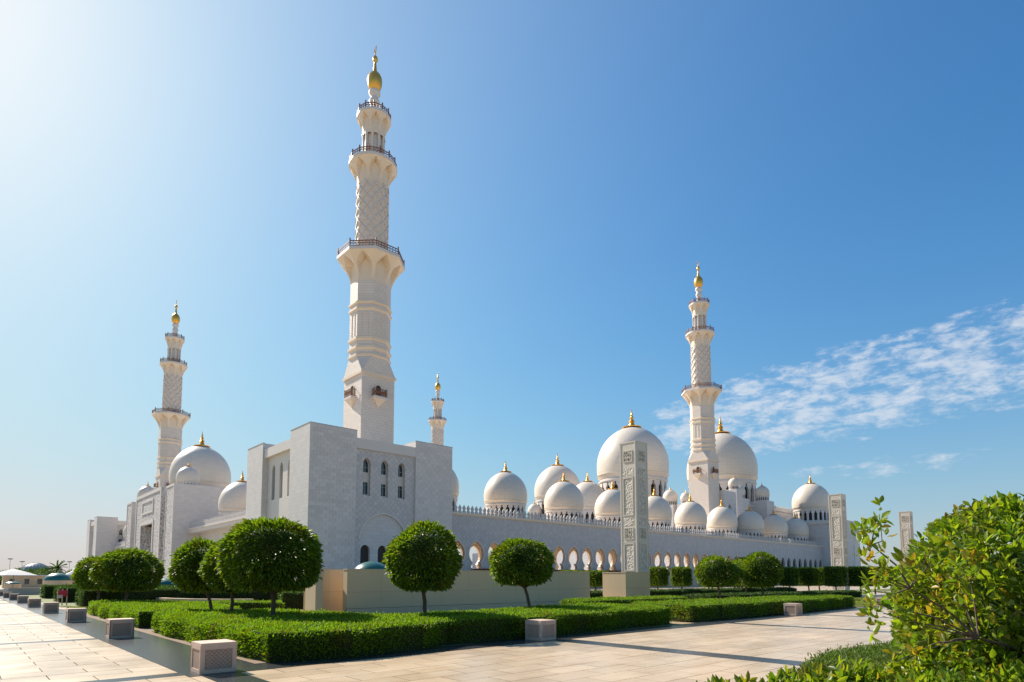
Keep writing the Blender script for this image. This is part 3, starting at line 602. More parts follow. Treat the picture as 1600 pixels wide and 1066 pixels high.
# ------------------------------------------------------------------ MINARETS
def oct_r(a, Rc):            # radius to an octagon with flats on the axes
    q = ((a + PI / 8) % (PI / 4)) - PI / 8; return Rc * cos(PI / 8) / cos(q)
def corbel(R0, R1, z0, z1, n, octo):
    def fn(a, t):
        ro = R0 + (R1 - R0) * t ** 1.75; z = z0 + (z1 - z0) * t
        per = 2 * PI / n; f = ((a + (per / 2 if octo else 0)) % per) / per * 2 - 1; f = abs(f)
        w = .76; top = .93
        inside = t < .5 and f < w or (t >= .5 and t < top and f < w * (1 - ((t - .5) / (top - .5)) ** 2.0))
        if inside: ro = min(ro, R0 + (ro - R0) * .12 + .02)
        return (oct_r(a, ro) if octo else ro), z
    return fn
def minaret(loc, label, detail=True):
    Mn = empty('minaret', loc, label, 'minaret', 'four minarets at the courtyard corners')
    A = dict(parent=Mn, abs_=False); s = 3.36
    MB().box(-s, -s, 12, s, s, 38.6).build('square_base', 'shaft', **A)
    MB().box(-s - .25, -s - .25, 38.6, s + .25, s + .25, 39.1).build('base_cornice', 'cream', **A)
    # chamfered transition from square to octagon
    Ro = 3.75; v = [(-s - .1, -s - .1, 39.1), (s + .1, -s - .1, 39.1), (s + .1, s + .1, 39.1), (-s - .1, s + .1, 39.1)]
    o8 = [(Ro * cos(PI / 8 + k * PI / 4), Ro * sin(PI / 8 + k * PI / 4), 42.3) for k in range(8)]
    # order: k=0 at 22.5deg ... faces
    V8 = v + o8; F8 = [(0, 1, 4 + 6, 4 + 5), (1, 2, 4 + 0, 4 + 7), (2, 3, 4 + 2, 4 + 1), (3, 0, 4 + 4, 4 + 3), (0, 4 + 5, 4 + 4), (1, 4 + 7, 4 + 6), (2, 4 + 1, 4 + 0), (3, 4 + 3, 4 + 2)]
    MB().add(V8, F8).build('chamfered_base', 'shaft', **A)
    of = [(Ro, 42.25), (Ro, 56.5)]
    MB().lathe(of, 8, a0=PI / 8).build('octagonal_shaft', 'shaft', **A)
    for z, h, e in ((42.2, .45, .22), (43.6, .5, .3), (45.3, .55, .25), (51.0, .45, .25), (52.2, .35, .3)):
        MB().lathe([(Ro + .02, z - .15), (Ro + e, z + .1), (Ro + e, z + h), (Ro + .02, z + h + .15)], 8, a0=PI / 8).build('moulding', 'cream', **A)
    fm = MB()
    for dx2 in (-.62, .5): fm.box(dx2, -.06, 46.2, dx2 + .12, .05, 50.4)
    fm.box(-.5, -.06, 50.28, .5, .05, 50.4)
    fmm = fm.mesh('blind_panel', 'cream'); ap = Ro * cos(PI / 8)
    for k in range(8):
        a = k * PI / 4; inst('blind_panel', fmm, Mn, (ap * cos(a), ap * sin(a), 0), a + PI / 2)
    MB().polar(corbel(3.72, 6.25, 56.3, 61.2, 8, True), 8 * 20, 26).build('corbel', 'cream', smooth=28, **A)
    MB().lathe([(3.6, 61.2), (6.35, 61.2), (6.35, 61.75), (3.5, 61.75)], 8, a0=PI / 8, cap=False).build('gallery_slab', 'marble', **A)
    def railing(Rr, z, n, h, a0, octo):
        per = 2 * PI / n; L_ = 2 * Rr * sin(per / 2); rp = MB()
        rp.box(-L_ / 2, -.05, h - .16, L_ / 2, .05, h).box(-L_ / 2, -.05, .04, L_ / 2, .05, .2)
        nb = max(3, int(L_ / .55))
        for i in range(nb + 1):
            x = -L_ / 2 + L_ * i / nb; rp.box(x - .045, -.04, .1, x + .045, .04, h)
        for i in range(nb):
            x = -L_ / 2 + L_ * (i + .5) / nb; w = L_ / nb * .36
            for q in range(3):
                a = q * PI / 3 + PI / 6; dx3, dz = w * cos(a), w * sin(a); zc = h / 2 + .02; k_ = .075
                rp.add([(x - dx3, -.02, zc - dz - k_), (x + dx3, -.02, zc + dz - k_), (x + dx3, -.02, zc + dz + k_), (x - dx3, -.02, zc - dz + k_)], [(0, 1, 2, 3)])
        rp.box(-L_ / 2 - .09, -.09, 0, -L_ / 2 + .09, .09, h + .42)
        me = rp.mesh('railing_panel', 'bronze'); ap_ = Rr * cos(per / 2)
        for k in range(n):
            a = a0 + (k + .5) * per; inst('railing_panel', me, Mn, (ap_ * cos(a), ap_ * sin(a), z), a + PI / 2)
    railing(6.15, 61.75, 8, 1.15, PI / 8, True)
    MB().lathe([(2.95, 61.7), (2.9, 76.5)], 40).build('round_shaft', 'marble_warm', smooth=30, **A)
    lat = MB()
    for sg in (1, -1):
        for k in range(10):
            a0 = 2 * PI * k / 10; pa = []; nst = 30
            for i in range(nst + 1):
                t_ = i / nst; a = a0 + sg * t_ * 2 * PI * .62; z = 62.2 + 14.1 * t_; r_ = 2.95
                pa += [(r_ * cos(a), r_ * sin(a), z - .21), ((r_ + .15) * cos(a), (r_ + .15) * sin(a), z - .13), ((r_ + .15) * cos(a), (r_ + .15) * sin(a), z + .13), (r_ * cos(a), r_ * sin(a), z + .21)]
            lat.add(pa, [(i * 4 + j, i * 4 + j + 1, i * 4 + 5 + j, i * 4 + 4 + j) for i in range(nst) for j in range(3)])
    lat.build('spiral_lattice', 'shaft', **A)
    MB().polar(corbel(2.92, 4.4, 76.0, 80.3, 8, False), 8 * 22, 26).build('corbel', 'cream', smooth=28, **A)
    MB().lathe([(2.5, 80.3), (4.55, 80.3), (4.55, 80.8), (2.4, 80.8)], 48, cap=False).build('gallery_slab', 'marble', smooth=30, **A)
    railing(4.35, 80.8, 14, 1.1, 0, False)
    MB().lathe([(1.65, 80.6), (1.65, 87.8)], 24).build('lantern_core', 'shaft', smooth=30, **A)
    cm = MB().lathe([(.32, 0), (.32, .3), (.24, .45), (.23, 5.3), (.34, 5.8), (.34, 6.0)], 10).mesh('lantern_column', 'marble', 40)
    for k in range(10): a = 2 * PI * (k + .5) / 10; inst('lantern_column', cm, Mn, (1.95 * cos(a), 1.95 * sin(a), 80.8))
    MB().polar(corbel(2.15, 3.15, 86.4, 90.2, 8, False), 8 * 18, 22).build('corbel', 'cream', smooth=28, **A)
    MB().lathe([(1.0, 90.2), (3.25, 90.2), (3.25, 90.65), (1.0, 90.65)], 40, cap=False).build('gallery_slab', 'marble', smooth=30, **A)
    railing(3.1, 90.65, 12, 1.05, 0, False)
    MB().lathe([(1.3, 90.6), (.9, 91.4), (.75, 92.2), (.7, 93.3), (.98, 93.9), (1.02, 94.3), (.7, 94.9), (.72, 95.2), (1.12, 95.7), (1.12, 96.1), (.8, 96.6)], 24).build('neck', 'marble', smooth=40, **A)
    MB().lathe([(.8, 96.5), (1.1, 96.9), (1.34, 97.6), (1.42, 98.4), (1.33, 99.2), (1.02, 99.8), (.6, 100.3), (.38, 100.6)], 28).build('gold_bulb', 'gold', smooth=50, **A)
    MB().lathe([(.38, 100.5), (.34, 101), (.24, 102.1), (.2, 102.4), (.45, 102.7), (.52, 103.1), (.42, 103.5), (.15, 103.8), (.07, 104.1), (.05, 104.6)], 18).build('spire', 'gold', smooth=50, **A)
    cr2 = MB(); pts = []
    for i in range(13):
        a = -PI / 2 + R(150) * (i / 6 - 1); pts.append((.62 * cos(a), 0, 105.2 + .75 * sin(a)))
    cr2.tube(pts, [.02 + .09 * sin(PI * i / 12) for i in range(13)]); c2 = cr2.build('crescent', 'gold', **A); c2.rotation_euler = (0, 0, R(75))
    # four small balconies on the square base
    for k in range(4):
        a = k * PI / 2 - PI / 2; e = empty('x', (0, 0, 0), '', ''); bpy.data.objects.remove(e)
        sl_ = MB().box(-1.35, -1.0, 34.35, 1.35, .02, 34.75).build('balcony', 'marble', Mn, abs_=False); sl_.rotation_euler = (0, 0, a + PI / 2)
        sl_.location = (s * cos(a), s * sin(a), 0)
        MB().add([(-1.15, -.85, 34.35), (1.15, -.85, 34.35), (1.15, 0, 34.35), (-1.15, 0, 34.35), (0, -.02, 32.7)], [(0, 4, 1), (1, 4, 2), (3, 4, 0), (0, 1, 2, 3)]).build('bracket', 'cream', sl_, abs_=False)
        rl = MB()
        for z in (34.85, 36.0): rl.box(-1.3, -.97, z, 1.3, -.9, z + .09).box(-1.3, -.9, z, -1.23, 0, z + .09).box(1.23, -.9, z, 1.3, 0, z + .09)
        for i in range(9): x = -1.27 + 2.54 * i / 8; rl.box(x - .04, -.98, 34.75, x + .04, -.9, 36.05 + (.25 if i in (0, 8) else 0))
        for i in range(1, 3):
            for sx_ in (-1.27, 1.27): rl.box(sx_ - .04, -.98 + .33 * i, 34.75, sx_ + .04, -.9 + .33 * i, 36.05)
        for i in range(8): x = -1.11 + 2.54 * i / 8; rl.box(x - .1, -.95, 35.2, x + .1, -.92, 35.7)
        rl.build('balcony_railing', 'bronze', sl_, abs_=False)
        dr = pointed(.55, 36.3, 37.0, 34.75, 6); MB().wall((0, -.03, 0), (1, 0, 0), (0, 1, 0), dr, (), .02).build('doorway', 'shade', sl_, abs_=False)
        MB().ring((0, -.03, 0), (1, 0, 0), (0, 1, 0), dr, .12, .06).build('door_surround', 'cream', sl_, abs_=False)
    return Mn
m1 = minaret((54.89, 99.51, 0), 'tallest looking white minaret nearest the camera, rising behind the square corner building')
index_kids(m1)
for (x, y), lb in (((173.76, 99.51), 'white minaret on the right, between the two biggest domes, lattice shaft and gold bulb'),
                   ((54.89, 245.29), 'white minaret on the left, rising behind the entrance portal domes'),
                   ((173.76, 245.29), 'smallest looking far minaret, only its upper galleries show right of the tall one')):
    c = copy_tree(m1); c.location = (x, y, 0); c['label'] = lb

# ------------------------------------------------------------------ OBELISKS
def obelisk():
    s = .95; H = 15.25
    O = empty('obelisk', (0, 0, 0), 'x', 'obelisk', 'carved marble pylons in the garden')
    MB().box(-s, -s, 0, s, s, H - .12).build('shaft', 'obel', O)
    MB().box(-s - .04, -s - .04, H - .12, s + .04, s + .04, H).build('cap', 'obel', O)
    sec = [(12.9, 14.7, 'k'), (11.9, 12.6, 'p'), (8.0, 11.6, 'f'), (6.9, 7.7, 'p'), (5.6, 6.7, 'k'), (2.6, 5.1, 'f'), (1.8, 2.4, 'p'), (.3, 1.6, 'k')]
    fr = MB(); fls = []; kf = MB(); kbs = []; rr = random.Random(3)
    for z0, z1, ty in sec:
        w = .52 if ty != 'k' else .42
        if ty == 'k':
            c = (z0 + z1) / 2; z0, z1 = c - .5, c + .5; w = .48
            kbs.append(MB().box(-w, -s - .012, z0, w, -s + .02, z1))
            n = 9; q = 2 * w / n
            for i in range(n):
                for j in range(n):
                    ii = min(i, n - 1 - i)
                    if (ii + j) % 2 == 0 and rr.random() < .75 or (ii % 2 == 0 and j % 4 != 1 and rr.random() < .7):
                        kf.box(-w + q * i + .006, -s - .05, z0 + (z1 - z0) / n * j + .006, -w + q * (i + 1) - .006, -s, z0 + (z1 - z0) / n * (j + 1) - .006)
            e = .07
        elif ty == 'f': fls.append(MB().box(-w, -s - .02, z0, w, -s + .02, z1)); e = .09
        else: fls.append(MB().box(-w - .08, -s - .015, z0, w + .08, -s + .02, z1)); continue
        fr.box(-w - e, -s - .06, z0 - e, -w, -s, z1 + e).box(w, -s - .06, z0 - e, w + e, -s, z1 + e).box(-w, -s - .058, z0 - e, w, -s, z0).box(-w, -s - .058, z1, w, -s, z1 + e)
    fr.box(-s, -s - .04, .0, -s + .12, -s + .001, H - .15).box(s - .12, -s - .04, 0, s, -s + .001, H - .15)
    for z in (1.7, 5.3, 7.9, 11.75): fr.box(-s, -s - .03, z - .03, s, -s + .001, z + .03)
    parts = [('frame', fr.mesh('frame', 'obel')), ('carved_lettering', kf.mesh('carved_lettering', 'obel'))] + [('floral_panel', q.mesh('floral_panel', 'carved')) for q in fls] + [('panel_recess', q.mesh('panel_recess', 'obel_shade')) for q in kbs]
    for k in range(4):
        for nm, me in parts:
            p_ = inst(nm, me, O, rz=k * PI / 2)
            if nm == 'carved_lettering': tag(p_, kind='stuff')
    return O
ocache = {}
ob = obelisk(); index_kids(ob)
obl = [('tall carved marble obelisk rising behind the beige block, nearest of the three', 49.3, 35.9), ('carved marble obelisk in front of the plain end building of the mosque', 104.2, 36.2), ('farthest carved marble obelisk showing above the leafy twigs at the right', 141.4, 36.3)]
for i, (lb, x, y) in enumerate(obl):
    o = ob if i == 0 else copy_tree(ob); o.location = (x, y, 0); o['label'] = lb

# ------------------------------------------------------------------ BOLLARDS (carved stone cubes)
def bollard():
    w, h = .62, .545; B = empty('stone_bollard', (0, 0, 0), 'x', 'bollard', 'carved stone cubes along the plaza edge')
    hw = w / 2; f = .075
    MB().box(-hw + .045, -hw + .045, 0, hw - .045, hw - .045, h - .05).build('core', 'stone_shade', B)
    MB().box(-hw, -hw, h - .05, hw, hw, h).build('cap', 'stone', B)
    pl = MB()
    pl.box(-hw, -hw, 0, hw, -hw + .04, .07).box(-hw, -hw, h - .12, hw, -hw + .04, h - .05).box(-hw, -hw, .07, -hw + f, -hw + .04, h - .12).box(hw - f, -hw, .07, hw, -hw + .04, h - .12)
    x0, x1, z0, z1 = -hw + f, hw - f, .07, h - .12; y = -hw + .012
    n = 6; cx = (x1 - x0) / n; cz = (z1 - z0) / 5
    def bar(ax_, az_, bx_, bz_, t=.0085):
        d = Vector((bx_ - ax_, bz_ - az_)); 
        if d.length < 1e-5: return
        d.normalize(); nx, nz = -d.y * t, d.x * t
        q = [(ax_ + nx, az_ + nz), (bx_ + nx, bz_ + nz), (bx_ - nx, bz_ - nz), (ax_ - nx, az_ - nz)]
        q = [(min(max(a, x0), x1), min(max(b3, z0), z1)) for a, b3 in q]
        pl.add([(a, y, b3) for a, b3 in q] + [(a, y + .022, b3) for a, b3 in q], [(0, 1, 2, 3), (0, 4, 5, 1), (1, 5, 6, 2), (2, 6, 7, 3), (3, 7, 4, 0)])
    for i in range(n):
        for j in range(5):
            a, b3 = x0 + cx * (i + .5), z0 + cz * (j + .5)
            R1, R2 = .5 * min(cx, cz) * 1.12, .2 * cx
            P8 = [(a + R1 * cos(k * PI / 4 + PI / 8), b3 + R1 * sin(k * PI / 4 + PI / 8)) for k in range(8)]
            Q8 = [(a + R2 * cos(k * PI / 4), b3 + R2 * sin(k * PI / 4)) for k in range(8)]
            for k in range(8):
                bar(*P8[k], *P8[(k + 1) % 8], .0045); bar(*Q8[k], *Q8[(k + 1) % 8], .0036); bar(*P8[k], *Q8[(k + 1) % 8], .003)
    for k in range(4):
        if k == 0: me = pl.mesh('carved_face', 'stone')
        inst('carved_face', me, B, rz=k * PI / 2)
    return B
bo = bollard(); index_kids(bo); BX = .325
bpos = [(3.62, 12.22, 'carved stone cube at the near left hedge corner, largest in view')]
ordn = ['second', 'third', 'fourth', 'fifth', 'sixth', 'seventh', 'eighth', 'ninth', 'tenth', 'eleventh']
for k in range(1, 11): bpos.append((3.64, 12.22 + 8.93 * k, ordn[k - 1] + ' carved stone cube counting from the camera along the left plaza edge'))
bpos += [(12.3, 12.25, 'carved stone cube before the hedge under the leaning round tree, on sunlit paving'), (29.2, 12.3, 'carved stone cube before the right hand hedge near its far end'),
         (42.9, 12.5, 'carved stone cube beyond the right hedge, beside the leafy twigs'), (52, 22.5, 'small pale stone cube behind the right hedge near the white trunks, left one'), (63, 24.5, 'small pale stone cube behind the right hedge below the boxy trees, right one')]
for i, (x, y, lb) in enumerate(bpos):
    o = bo if i == 0 else copy_tree(bo); o.location = (x, y, .005); o['label'] = lb

# ------------------------------------------------------------------ GARDEN WALLS AND BENCHES
def wallbox(name, x0, y0, x1, y1, z, label, cat, m='beigew'):
    B = empty(name, (x0, y0, 0), label, cat)
    MB().box(x0, y0, .34, x1, y1, z - .05).build('wall_face', m, B); MB().box(x0 + .01, y0 + .01, 0, x1 - .01, y1 - .01, .325).build('base_course', 'beige', B)
    MB().box(x0 - .02, y0 - .02, z - .05, x1 + .02, y1 + .02, z).build('coping', 'beige', B); return B
wallbox('garden_wall', 13.45, 26.1, 30.8, 26.5, 2.2, 'long low beige stone wall behind the near hedge and the two middle round trees', 'wall')
wallbox('stone_block', 32.5, 24.45, 35.2, 26.4, 2.17, 'beige stone block with sunlit left side standing right of the long low wall', 'wall')
P_ = empty('ramp_enclosure', (12.1, 26.3, 0), 'beige pillar and curved wall enclosing a ramp left of the long low wall', 'wall')
MB().box(12.1, 26.5, .0, 12.45, 27.6, 2.25).build('pillar', 'beige', P_)
cv = MB(); pts = [(12.45 + 6.5 * math.sin(a) * .9, 27.6 + 6.5 * (1 - cos(a))) for a in [i * .16 for i in range(10)]]
for (xa, ya), (xb, yb) in zip(pts, pts[1:]):
    cv.add([(xa, ya, 0), (xb, yb, 0), (xb, yb, 2.2), (xa, ya, 2.2), (xa - .3, ya + .3, 0), (xb - .3, yb + .3, 0), (xb - .3, yb + .3, 2.2), (xa - .3, ya + .3, 2.2)], [(0, 1, 2, 3), (3, 2, 6, 7), (4, 7, 6, 5), (0, 3, 7, 4), (1, 5, 6, 2)])
cv.build('curved_wall', 'beigew', P_)
def curved(name, pts, h, th, label, m='beige'):
    c_ = MB()
    for (xa, ya), (xb, yb) in zip(pts, pts[1:]):
        d = Vector((xb - xa, yb - ya)).normalized(); nx, ny = -d.y * th, d.x * th
        c_.add([(xa, ya, 0), (xb, yb, 0), (xb, yb, h), (xa, ya, h), (xa + nx, ya + ny, 0), (xb + nx, yb + ny, 0), (xb + nx, yb + ny, h), (xa + nx, ya + ny, h)], [(0, 1, 2, 3), (3, 2, 6, 7), (4, 7, 6, 5), (0, 3, 7, 4), (1, 5, 6, 2)])
    o = c_.build(name, m); return tag(o, label, 'low wall')
curved('seat_wall', [(14.3, 40.5), (12.9, 41.5), (11.6, 43.5), (10.9, 46), (10.6, 49), (10.9, 52)], .46, .45, 'low curved pale stone seat wall behind the left round trees')
def bench(x, y, rz, ln, label):
    B = empty('garden_bench', (x, y, 0), label, 'bench'); B.rotation_euler = (0, 0, rz)
    st = MB()
    for i in range(4): st.box(-ln / 2, -.22 + .115 * i, .40, ln / 2, -.13 + .115 * i, .44)
    st.build('seat', 'purple', B, abs_=False)
    for q in (-ln / 2 + .25, ln / 2 - .25): MB().box(q - .04, -.2, 0, q + .04, .2, .395).build('leg', 'purple', B, abs_=False)
bench(11.3, 37.2, R(-35), 2.4, 'dark purple slatted bench before the curved seat wall behind the left trees')
bench(31.75, 25.2, R(90), 2.2, 'dark purple slatted bench against the sunlit side of the beige block')
curved('seat_wall', [(27.5, 19.6), (29, 19.0), (31, 18.9), (33.5, 19.2), (36, 19.2)], .42, .4, 'low pale stone seat wall inside the right hand hedge bed')

# ------------------------------------------------------------------ HEDGES
def hedge(name, path, h, dens, label, leaf=(.062, .026), m='hedge', cat='hedge', wob=.05, seed=1, z0=0., group=None, core='hcore'):
    """clipped hedge over a polygon footprint: core volume and leaves over top and sides"""
    r = np.random.default_rng(seed); H = empty(name, (path[0][0], path[0][1], 0), label, cat, group)
    n = len(path); P2 = np.array(path, float); ox, oy = P2[0]
    cen = P2.mean(0); inn = cen + (P2 - cen) * .985
    tri = tessellate_polygon([[Vector((x, y, 0)) for x, y in path]])
    mb = MB(); k = n
    e = .05
    def inset(P2, e):
        out = []
        for i in range(n):
            a, b3, c = P2[i - 1], P2[i], P2[(i + 1) % n]; d1 = (b3 - a) / np.linalg.norm(b3 - a); d2 = (c - b3) / np.linalg.norm(c - b3)
            n1_ = np.array([-d1[1], d1[0]]); n2_ = np.array([-d2[1], d2[0]]); mm = n1_ + n2_; mm /= np.linalg.norm(mm); out.append(b3 + mm * e / max(.4, mm.dot(n1_)))
        return np.array(out)
    ins = inset(P2, e)
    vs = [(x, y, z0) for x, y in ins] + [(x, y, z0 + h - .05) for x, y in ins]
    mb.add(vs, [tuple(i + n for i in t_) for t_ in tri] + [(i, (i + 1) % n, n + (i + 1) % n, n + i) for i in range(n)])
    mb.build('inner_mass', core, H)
    # top samples
    A = []; T_ = []
    for t_ in tri:
        a, b3, c = (P2[i] for i in t_); ar = abs(np.cross(b3 - a, c - a)) / 2; A.append(ar); T_.append((a, b3, c))
    pts = []; nrm = []
    for ar, (a, b3, c) in zip(A, T_):
        q = int(ar * dens); u_, v_ = r.random(q), r.random(q); f = u_ + v_ > 1; u_[f] = 1 - u_[f]; v_[f] = 1 - v_[f]
        xy = a + u_[:, None] * (b3 - a) + v_[:, None] * (c - a)
        z = z0 + h - .05 + r.normal(0, wob, q) * .7 + (r.random(q) < .03) * r.uniform(0, .06, q) + wob * (np.sin(xy[:, 0] * 2.3 + 1) + np.sin(xy[:, 1] * 3.1 + xy[:, 0] * 1.7)) * .5
        pts.append(np.column_stack([xy, z])); nrm.append(np.tile([0, 0, 1.], (q, 1)))
    for i in range(n):
        a, b3 = P2[i], P2[(i + 1) % n]; ln = np.linalg.norm(b3 - a); q = int(ln * h * dens * 1.1)
        if q == 0: continue
        d = (b3 - a) / ln; nn = np.array([d[1], -d[0]]); u_ = r.random(q); z = r.random(q); z = np.where((z < .2) & (r.random(q) < .6), r.uniform(.2, 1, q), z)
        wv = wob * np.sin(u_ * ln * 2.1 + i) + r.normal(0, wob, q) * .6 - .05 * (z > .92) - .03
        xy = a + u_[:, None] * (b3 - a) + nn * wv[:, None]
        pts.append(np.column_stack([xy, z0 + z * (h - .02)])); nrm.append(np.tile([nn[0], nn[1], .35], (q, 1)))
    pts = np.vstack(pts) - [ox, oy, 0]; nrm = np.vstack(nrm)
    edge = np.full(len(pts), 9.); q2 = pts[:, :2] + [ox, oy]
    for i in range(n):
        a, b3 = P2[i], P2[(i + 1) % n]; ab = b3 - a; tt = np.clip(((q2 - a) @ ab) / (ab @ ab), 0, 1); edge = np.minimum(edge, np.linalg.norm(q2 - a - tt[:, None] * ab, axis=1))
    top = pts[:, 2] > z0 + h - .12; pts[:, 2] -= np.where(top, .07 * np.clip(1 - edge / .14, 0, 1) ** 2, 0)
    me = blade_mesh('foliage', pts, nrm, leaf[0], leaf[1], m, .6, seed)
    o = bpy.data.objects.new('foliage', me); COL.objects.link(o); o.parent = H; tag(o, kind='stuff'); return H
# orientation: counter-clockwise footprints
hedge('clipped_hedge', [(4.75, 12.65), (6.4, 12.2), (8.4, 12.45), (9.6, 12.95), (10.6, 12.8), (12, 12.75), (15, 12.85), (20.2, 13.1), (20.6, 16.6), (17, 17.0), (13, 16.1), (10.6, 16.2), (9.4, 17.2), (8.6, 18.9), (8.3, 21.8), (7.2, 22.6), (4.75, 22.4)], .64, 1900,
      'wide wavy clipped hedge along the sunny plaza under the four nearest round trees', seed=3)
hedge('clipped_hedge', [(4.75, 24.6), (8.2, 24.4), (8.6, 28), (8.2, 33), (7.6, 36.5), (4.9, 36.5)], .62, 1100, 'second clipped hedge behind the third stone cube on the left', seed=4, leaf=(.06, .028))
hedge('clipped_hedge', [(7.4, 36.8), (13.2, 33), (13.6, 34.2), (8, 38.2)], .5, 700, 'narrow low clipped hedge strip behind the left trees', seed=14, leaf=(.07, .03))
hedge('clipped_hedge', [(21.9, 13.3), (24, 13.1), (32, 13.0), (40.6, 13.4), (41, 15.6), (38, 16.6), (30, 16.2), (22.4, 16.6)], .66, 900, 'clipped hedge bordering the plaza right of the path, behind two stone cubes', seed=5, leaf=(.065, .03))
hedge('clipped_hedge', [(23.5, 20.4), (33, 20.2), (33, 22.2), (24, 22.4)], .62, 500, 'inner clipped hedge behind the right hand bed, next to the beige block', seed=6, leaf=(.08, .035))
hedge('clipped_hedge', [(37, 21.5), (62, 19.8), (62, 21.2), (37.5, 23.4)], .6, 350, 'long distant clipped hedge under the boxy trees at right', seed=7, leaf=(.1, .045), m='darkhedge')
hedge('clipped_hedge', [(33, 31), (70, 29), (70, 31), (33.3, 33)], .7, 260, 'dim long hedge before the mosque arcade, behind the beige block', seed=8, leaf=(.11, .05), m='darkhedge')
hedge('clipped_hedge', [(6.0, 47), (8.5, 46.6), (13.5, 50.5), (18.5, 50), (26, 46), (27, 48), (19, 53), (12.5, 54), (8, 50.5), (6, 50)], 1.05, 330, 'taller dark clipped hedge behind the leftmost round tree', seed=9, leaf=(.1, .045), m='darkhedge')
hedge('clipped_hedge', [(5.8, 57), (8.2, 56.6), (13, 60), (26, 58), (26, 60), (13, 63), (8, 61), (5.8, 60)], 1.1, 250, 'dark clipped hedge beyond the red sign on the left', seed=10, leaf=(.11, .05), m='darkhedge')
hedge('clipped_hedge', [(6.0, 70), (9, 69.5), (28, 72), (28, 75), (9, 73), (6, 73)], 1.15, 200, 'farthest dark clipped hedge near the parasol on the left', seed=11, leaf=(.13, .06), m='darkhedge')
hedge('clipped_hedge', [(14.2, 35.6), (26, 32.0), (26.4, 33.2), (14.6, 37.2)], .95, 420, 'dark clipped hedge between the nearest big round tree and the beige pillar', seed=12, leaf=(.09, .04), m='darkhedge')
hedge('flower_bed', [(66, 80.6), (124, 80.6), (124, 82.6), (66, 82.6)], .95, 70, 'long bed of rust red flowers at the foot of the arcade', seed=13, leaf=(.25, .16), m='flower', cat='flower bed', z0=2.4)
tag(MB().box(60.5, 80.4, 0, 226, 84, 2.45).build('arcade_terrace', 'beige'), kind='structure')
# grass blades on the lawns
def grass(name, poly, dens, size, seed, label):
    r = np.random.default_rng(seed); xs_, ys_ = zip(*poly); q = int((max(xs_) - min(xs_)) * (max(ys_) - min(ys_)) * dens)
    P = np.column_stack([r.uniform(min(xs_), max(xs_), q), r.uniform(min(ys_), max(ys_), q), np.full(q, -.015)])
    me = blade_mesh(name, P, np.tile([0, 0, 1.], (q, 1)), size, size * .25, 'grass', .35, seed); o = bpy.data.objects.new(name, me); COL.objects.link(o)
    tag(o, label, 'grass', kind='stuff')
grass('grass', rect(8.6, 16.4, 20, 24.5), 420, .075, 2, 'yellow green mown grass inside the left garden bed')
grass('grass', rect(5, 37, 16, 46), 150, .09, 3, 'sunny mown grass beyond the second hedge on the left')
grass('grass', rect(41.5, 13, 60, 20), 130, .09, 4, 'sunny mown grass beyond the right hedge')
# stone edging at the lawn opening
tag(MB().box(12.6, 22.6, -.02, 19, 26.05, .012).build('ramp_paving', 'farpave'), kind='structure')

# ------------------------------------------------------------------ TREES
def ball_pts(rx, rz, n, seed, flat=.72):
    """points near the surface of a clipped round crown, base slightly flattened"""
    r = np.random.default_rng(seed); d = r.normal(0, 1, (n, 3)); d /= np.linalg.norm(d, axis=1)[:, None]
    ph = r.uniform(0, 6, 9); lum = 1 + .045 * np.sin(4 * d[:, 0] + ph[0]) + .045 * np.sin(5 * d[:, 1] + ph[1]) + .025 * np.sin(7 * d[:, 2] + 3 * d[:, 0] + ph[2]) + .02 * np.sin(13 * d[:, 0] + 11 * d[:, 1] + ph[3])
    for _ in range(22):
        c_ = r.normal(0, 1, 3); c_ /= np.linalg.norm(c_); lum = lum + r.uniform(.03, .10) * np.exp(-((1 - d @ c_) / .012))
    rad = lum * (1 - np.abs(r.normal(0, .085, n))) + (r.random(n) < .05) * r.uniform(0, .11, n)
    p = d * rad[:, None] * [rx, rx, rz]; lo = -rz * flat; f = p[:, 2] < lo
    p[f, 2] = lo + r.normal(0, .04, f.sum()) * rz
    nr = d * .55; nr[:, 2] -= .55; return p, nr
def crown_mesh(rx, rz, n, seed, leaf=(.15, .055), m='leaf'):
    p, nr = ball_pts(rx, rz, n, seed); return leaf_mesh('crown', p, nr, leaf[0], leaf[1], m, .5, .22, seed)
def core_mesh(rx, rz, seed):
    mb = MB(); r = random.Random(seed); nl, na_ = 9, 14
    prof = []
    mb.polar(lambda a, t: (max(.01, rx * .74 * sin(PI * t)) * (1 + .05 * sin(3 * a + seed) + .04 * sin(7 * a)), max(-rz * .62, -rz * .74 * cos(PI * t))), 20, 12)
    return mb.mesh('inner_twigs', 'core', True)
TREE = {}
